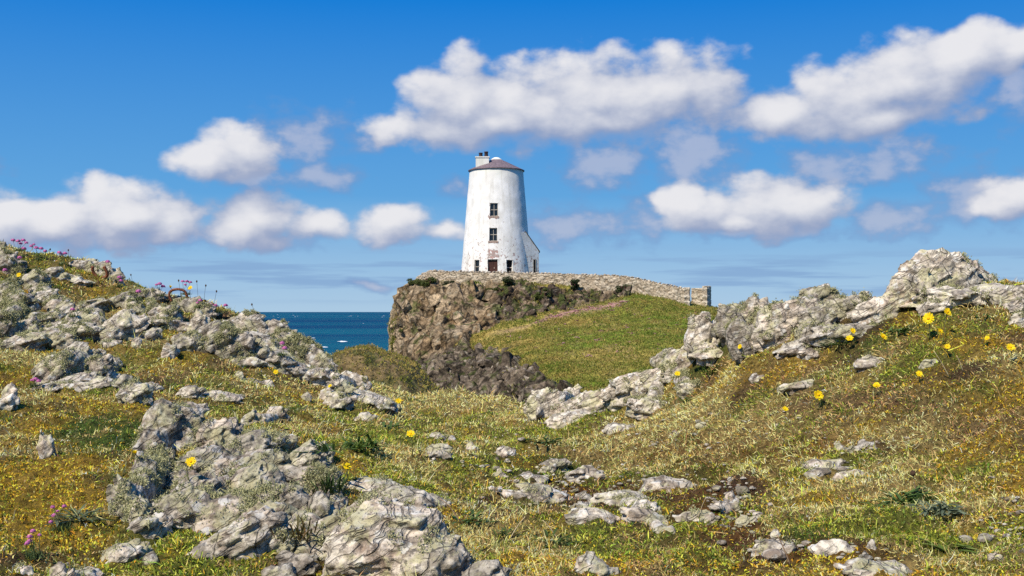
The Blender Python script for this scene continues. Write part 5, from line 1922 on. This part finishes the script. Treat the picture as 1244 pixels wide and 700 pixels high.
def stalk(p0, p1, label, m=DRYSTEM, rad=.0016, sag=.01, head=False):
    a = land(*p0)
    b = land(*p1)
    b = pt(p1[0], p1[1], min(a[1], b[1]) - .01)
    me_v, f = tube(bez(a, b, np.array([0, 0, sag])) - a, np.linspace(rad, rad * .6, 7), 5)
    root = empty('dead_stalk', tuple(a), label, 'dead stalk', 'dry stalks lying in the turf')
    child('stem', new_mesh('stem', me_v, f), m, root)
    if head:
        child('seed_head', new_mesh('seed_head', ICO2 * np.array([.007, .007, .008]), ICO2F), SEED, root, b - a)


PALEST = simple_mat('pale_straw_stalk', (0.46, 0.37, 0.22), 0.8, 0.1, 0.2, 40.0)
stalk((561, 638), (534, 606), 'reddish dry stalk curving off the crest ledge', sag=.02)
stalk((679, 658), (659, 632), 'pale dry stalk leaning left over a green rosette', PALEST)
stalk((618, 658), (638, 628), 'pale dry stalk leaning right in the middle turf', PALEST)
stalk((593, 490), (566, 472), 'long straw stalk on the saddle crest', PALEST, .0022)
stalk((1154, 460), (1134, 426), 'pale stalk leaning left among the right bank heath', PALEST)
stalk((1170, 452), (1162, 432), 'short pale stalk standing right of the leaning one', PALEST)
stalk((961, 690), (944, 650), 'reddish stalk bending over the bottom puddle', sag=.01)
stalk((1113, 602), (1109, 575), 'stalk with a brown seed head above the dark rosette', head=True)
stalk((848, 630), (858, 604), 'thin stalk beside the flat mottled slab', PALEST, .001)
stalk((420, 612), (372, 668), 'thin dark stalk crossing the near rock outcrop', SEED, .001)


def rosette(px, py, label, n, L, wd, ca, cb, seed, up=(.1, .9), curl=.6):
    rng = np.random.default_rng(seed)
    c = land(px, py)
    V, Fc, C, k0 = [], [], [], 0
    for i in range(n):
        th = rng.uniform(0, 2 * math.pi)
        e = rng.uniform(*up)
        l = L * rng.uniform(.6, 1.15)
        h = np.array([math.cos(th), math.sin(th), 0])
        s = np.array([-math.sin(th), math.cos(th), 0])
        b = h * rng.uniform(0, .012) + rng.normal(size=3) * (.01, .01, .002) * (L / .06) * min(1 + n / 40, 1.7)
        col = np.array(ca) + (np.array(cb) - np.array(ca)) * rng.random()
        m = 6
        for j in range(m + 1):
            u = j / m
            p = b + h * l * u * math.cos(e) + np.array([0, 0, 1]) * l * (math.sin(e) * u - curl * u * u * .7)
            p[2] = max(p[2], .002)
            w = wd * (0.35 + 1.3 * u) * (1 - u ** 3) + .0004
            V += [p - s * w, p + np.array([0, 0, -w * .5]), p + s * w]
            C += [col * .9, col * .7, col]
        for j in range(m):
            o_ = k0 + j * 3
            Fc += [(o_, o_ + 1, o_ + 4, o_ + 3), (o_ + 1, o_ + 2, o_ + 5, o_ + 4)]
        k0 += 3 * (m + 1)
    o = link('plantain', new_mesh('plantain', np.array(V), np.array(Fc), np.array(C)), LEAF)
    o.location = tuple(c)
    return tag(o, label, 'plant', 'leafy rosettes in the turf')


GD, GL = (.05, .095, .022), (.12, .19, .045)
GG, GH = (.12, .15, .08), (.24, .28, .17)
rosette(1105, 612, 'wide dark green rosette in the right turf under the stalk with a brown head', 130, .085, .0042, (.065, .12, .026), (.15, .23, .055), 1, (.02, .75), .35)
rosette(1142, 622, 'curly grey-green plant touching the wide dark rosette', 90, .07, .0032, GG, GH, 2, (.1, 1.0), .7)
rosette(1200, 386, 'strap-leaved dark green plant beside the squat stone at the right edge', 16, .085, .0055, GD, GL, 3, (.1, .6))
rosette(1094, 404, 'leafy green plant between the lens-shaped slab and the broadest yellow flower', 30, .07, .005, GD, GL, 4)
rosette(440, 546, 'bright green leafy patch above the smooth tan dome of bedrock', 60, .085, .004, (.05, .10, .015), (.12, .19, .035), 5, (.4, 1.2))
rosette(472, 522, 'broad-leaved green plant left of the stemmed yellow flower', 26, .08, .007, (.05, .10, .02), (.11, .17, .04), 6)
rosette(402, 600, 'spiky dark green tuft in the cleft right of the tan dome', 44, .075, .002, (.025, .05, .012), (.06, .10, .02), 7, (.7, 1.4), .3)
rosette(676, 660, 'green rosette at the foot of the pale stalk leaning left', 30, .06, .003, (.05, .09, .02), (.10, .15, .035), 8, (.2, 1.0))
rosette(612, 652, 'grassy rosette at the foot of the pale stalk leaning right', 30, .05, .0022, (.07, .11, .025), (.13, .17, .05), 9, (.4, 1.2))
rosette(1150, 668, 'long-leaved pale green plant near the bottom right puddle', 14, .085, .006, (.09, .14, .02), (.17, .22, .04), 10, (.2, .8))
rosette(570, 634, 'dark leafy rosette beside the purplish knob of rock', 24, .06, .0045, GD, GL, 11)
rosette(866, 456, 'green grassy tuft below the large leaning slab', 40, .07, .0028, (.06, .11, .018), (.13, .19, .035), 12, (.5, 1.3), .3)
rosette(840, 488, 'dark low rosette in heath under the pale stump of rock', 30, .07, .005, GD, GL, 13)
rosette(90, 632, 'grey-green leafy sprawl beside the loose thrift cluster', 50, .07, .003, (.08, .11, .05), (.17, .20, .11), 14, (.2, 1.0))
rosette(395, 548, 'dark sprawling leaves at the edge of the furred bank', 30, .08, .004, GD, GL, 15, (.3, 1.1))
rosette(1015, 420, 'dark green ferny plant under the two touching yellow flowers', 36, .06, .003, GD, GL, 16, (.3, 1.2))
rosette(368, 656, 'reddish tipped spiky tuft above the dark lumpy rock at the bottom', 40, .06, .002, (.14, .075, .02), (.09, .10, .03), 17, (.6, 1.4), .3)
rosette(660, 538, 'clump of rounded green leaves right of the lone wedge stone', 34, .07, .005, (.05, .09, .02), (.11, .16, .04), 18)


def rusty_ring(px, py, shape, label, rad_px, tilt):
    c = land(px, py + 4, 7.0)
    d = c[1] - .02
    V0 = np.array([[(x - px) / F * d, tilt * (y - py) / F * d, -(y - py) / F * d] for x, y in shape])
    u = np.linspace(0, 1, 40)
    k = np.linspace(0, 1, len(V0))
    P_ = np.stack([np.interp(u, k, V0[:, i]) for i in range(3)], -1)
    for _ in range(14):
        P_[1:-1] = (P_[:-2] + 2 * P_[1:-1] + P_[2:]) / 4
    v, f = tube(P_, rad_px / F * d, 12)
    v = v + .0018 * fbm(v / .012 + px, 3, 900)[:, None]
    m, t, b = mat('rust')
    q = t.node('ShaderNodeTexCoord').outputs['Object']
    n = t.noise(q, 90.0, 5.0, .65)
    t.l.new(t.mix(t.ramp(n, .35, .65), (.10, .035, .018), (.27, .10, .045)), b.inputs['Base Color'])
    bump(t, b, n, .004, 1.0)
    o = link('mooring_ring', new_mesh('mooring_ring', v, f), m)
    o.location = tuple(pt(px, py, d))
    return tag(o, label, 'iron ring', 'rusty iron rings set in the rock')


rusty_ring(121, 332, [(114, 324), (112, 328), (115, 334), (119, 338), (126, 338), (131, 335), (130, 329), (127, 324)], 'rusty U-shaped iron ring open at the top, set in the rock of the left brow', 1.9, .35)
rusty_ring(216, 357, [(208, 366), (205, 360), (206, 354), (211, 352), (218, 351), (225, 353), (227, 359), (227, 365)], 'arched rusty iron ring standing on the skyline of the left brow', 1.6, .2)

# ------------------------------------------------------------------ turf: blades, small leaves, moss
SPECIES = [
    # name, label, category, length range, width range, tilt, per tuft, tuft radius
    ('straw_grass', 'short dry straw-coloured grass over the near turf', 'grass', (.008, .022), (.0009, .0017), .95, 7, .012),
    ('green_grass', 'short green grass and small leaves in the near turf', 'grass', (.007, .019), (.0014, .0034), .90, 6, .012),
    ('moss', 'dark green moss cushions between the rocks', 'moss', (.004, .010), (.0012, .0022), .60, 9, .014),
    ('mustard_leaves', 'mustard and orange withered leaves in the turf', 'ground cover', (.005, .013), (.0018, .0036), 1.0, 6, .012),
    ('heath', 'brown wiry heath twigs low on the ground', 'ground cover', (.008, .022), (.0009, .0016), 1.0, 7, .012),
    ('litter', 'dark soil crumbs and dead bits on bare patches', 'litter', (.004, .012), (.0012, .0030), 1.4, 4, .016),
]
VEG = np.array([(0.70, 0.54, 0.19), (0.27, 0.30, 0.034), (0.075, 0.13, 0.018), (0.70, 0.42, 0.03), (0.46, 0.285, 0.12), (0.13, 0.075, 0.038)])


def make_turf():
    rng = np.random.default_rng(2024)
    n = 158000
    a_ = np.radians(np.where(rng.random(n) < .84, rng.uniform(-29, 29, n), rng.choice([-1, 1], n) * rng.uniform(29, 50, n)))
    r = np.exp(rng.uniform(math.log(1.9), math.log(9.8), n))
    x, y = r * np.sin(a_), r * np.cos(a_)
    z = ground_z(x, y)
    keep = np.ones(n, bool)
    for (fx, fy, fa, fb, ft) in FOOT:
        e = ((x - fx) / fa) ** 2 + ((y - fy) / fb) ** 2
        keep &= ~((e < .80) & (ft > z + .004))
    x, y, z, r = x[keep], y[keep], z[keep], r[keep]
    w = cover(x, y, z)
    w[:, 5] *= .75
    cum = np.cumsum(w / w.sum(1, keepdims=True), 1)
    sp = (rng.random(len(x))[:, None] > cum).sum(1).clip(0, 5)
    # slope of the ground for standing the blades on it
    e_ = .03
    gx = (base_z(x + e_, y) - base_z(x - e_, y)) / (2 * e_)
    gy = (base_z(x, y + e_) - base_z(x, y - e_)) / (2 * e_)
    N = np.stack([-gx, -gy, np.ones_like(gx)], -1)
    N /= np.linalg.norm(N, axis=1, keepdims=True)
    tint = fbm2(x, y, 8.0, 3, 801) * .35
    for k, (name, label, cat, lr, wr, tilt, per, trad) in enumerate(SPECIES):
        i = np.nonzero(sp == k)[0]
        m = len(i) * per
        rep = np.repeat(i, per)
        px_ = r[rep] / 1152.0
        sc = np.clip(px_ / .0035, .8, 1.9)
        ox = rng.normal(size=m) * trad * sc
        oy = rng.normal(size=m) * trad * sc
        bx_ = x[rep] + ox
        by_ = y[rep] + oy
        bz_ = ground_z(bx_, by_) - .002
        b = np.stack([bx_, by_, bz_], -1)
        # the crown of a tuft leans outwards
        lean = np.stack([ox, oy, np.zeros(m)], -1) / (trad * sc[:, None]) * .45
        dr = N[rep] + lean + rng.normal(size=(m, 3)) * tilt * .62
        dr[:, 2] = np.maximum(dr[:, 2], .08)
        dr /= np.linalg.norm(dr, axis=1, keepdims=True)
        L = rng.uniform(*lr, m) * np.repeat(rng.uniform(.7, 1.35, len(i)), per) * np.sqrt(sc)
        if k in (0, 1):
            L = L * np.repeat(np.where(rng.random(len(i)) < .06, 2.3, 1.0), per)
        wd = np.maximum(rng.uniform(*wr, m) * .55, px_ * .36)
        sd = np.cross(dr, rng.normal(size=(m, 3)))
        sd /= np.linalg.norm(sd, axis=1, keepdims=True)
        dp = rng.normal(size=(m, 3)) * .35 + np.array([0, 0, -.35])
        mid = b + dr * (L * .55)[:, None]
        tip = b + (dr + dp * .7) * L[:, None]
        V = np.stack([b - sd * wd[:, None] * .8, b + sd * wd[:, None] * .8, mid + sd * wd[:, None], mid - sd * wd[:, None], tip], 1).reshape(-1, 3)
        base = np.arange(m)[:, None] * 5
        jit = np.exp(rng.normal(size=(m, 1)) * .36 + np.repeat(rng.normal(size=(len(i), 1)) * .34, per, 0) + tint[rep][:, None])
        col = VEG[k] * jit
        hue = rng.normal(size=m) * .12
        col = col * np.stack([1 + hue, 1 - hue * .3, 1 + hue * .2], -1)
        # some blades of another colour in every tuft
        odd = rng.random(m) < .16
        col[odd] = VEG[rng.integers(0, 5, odd.sum())] * rng.uniform(.7, 1.25, (odd.sum(), 1))
        col = np.repeat(np.clip(col, .004, .75), 5, 0)
        o = link(name, new_mesh(name, V, [base + np.array([0, 1, 2, 3]), base + np.array([3, 2, 4])], col, smooth=False), LEAF)
        tag(o, label, cat, kind='stuff')


make_turf()


def make_gravel():
    """small stones too many to count, loose on the bare soil"""
    rng = np.random.default_rng(77)
    V, Fc, C, n0 = [], [], [], 0
    areas = [(700, 592, 110, 26, 120), (890, 612, 40, 40, 90), (1030, 545, 50, 12, 40), (820, 520, 120, 24, 60), (990, 668, 90, 10, 50), (660, 510, 80, 16, 30), (1230, 640, 40, 40, 50), (600, 560, 60, 20, 40)]
    for (cx, cy, rx, ry, cnt) in areas:
        for _ in range(cnt):
            px, py = cx + rng.normal() * rx * .6, cy + rng.normal() * ry * .6
            d = hit(px, py)
            if d is None:
                continue
            s = math.exp(rng.normal() * .45) * .0065
            f = facet(ICO2, rng, 8, 18) * np.array([s, s * rng.uniform(.6, 1), s * rng.uniform(.35, .7)])
            c = pt(px, py, d)
            c[2] = ground_z(np.array([c[0]]), np.array([c[1]]))[0] + s * .2
            V.append(f + c)
            Fc.append(ICO2F + n0)
            n0 += len(f)
            C.append(np.tile(np.array([rng.uniform(0, .3), rng.uniform(.1, .8), rng.uniform(.2, .9)]), (len(f), 1)))
    o = link('gravel', new_mesh('gravel', np.concatenate(V), np.concatenate(Fc), np.concatenate(C), smooth=False), ROCK)
    tag(o, 'scattered little stones on bare soil between the slabs', 'gravel', kind='stuff')


make_gravel()
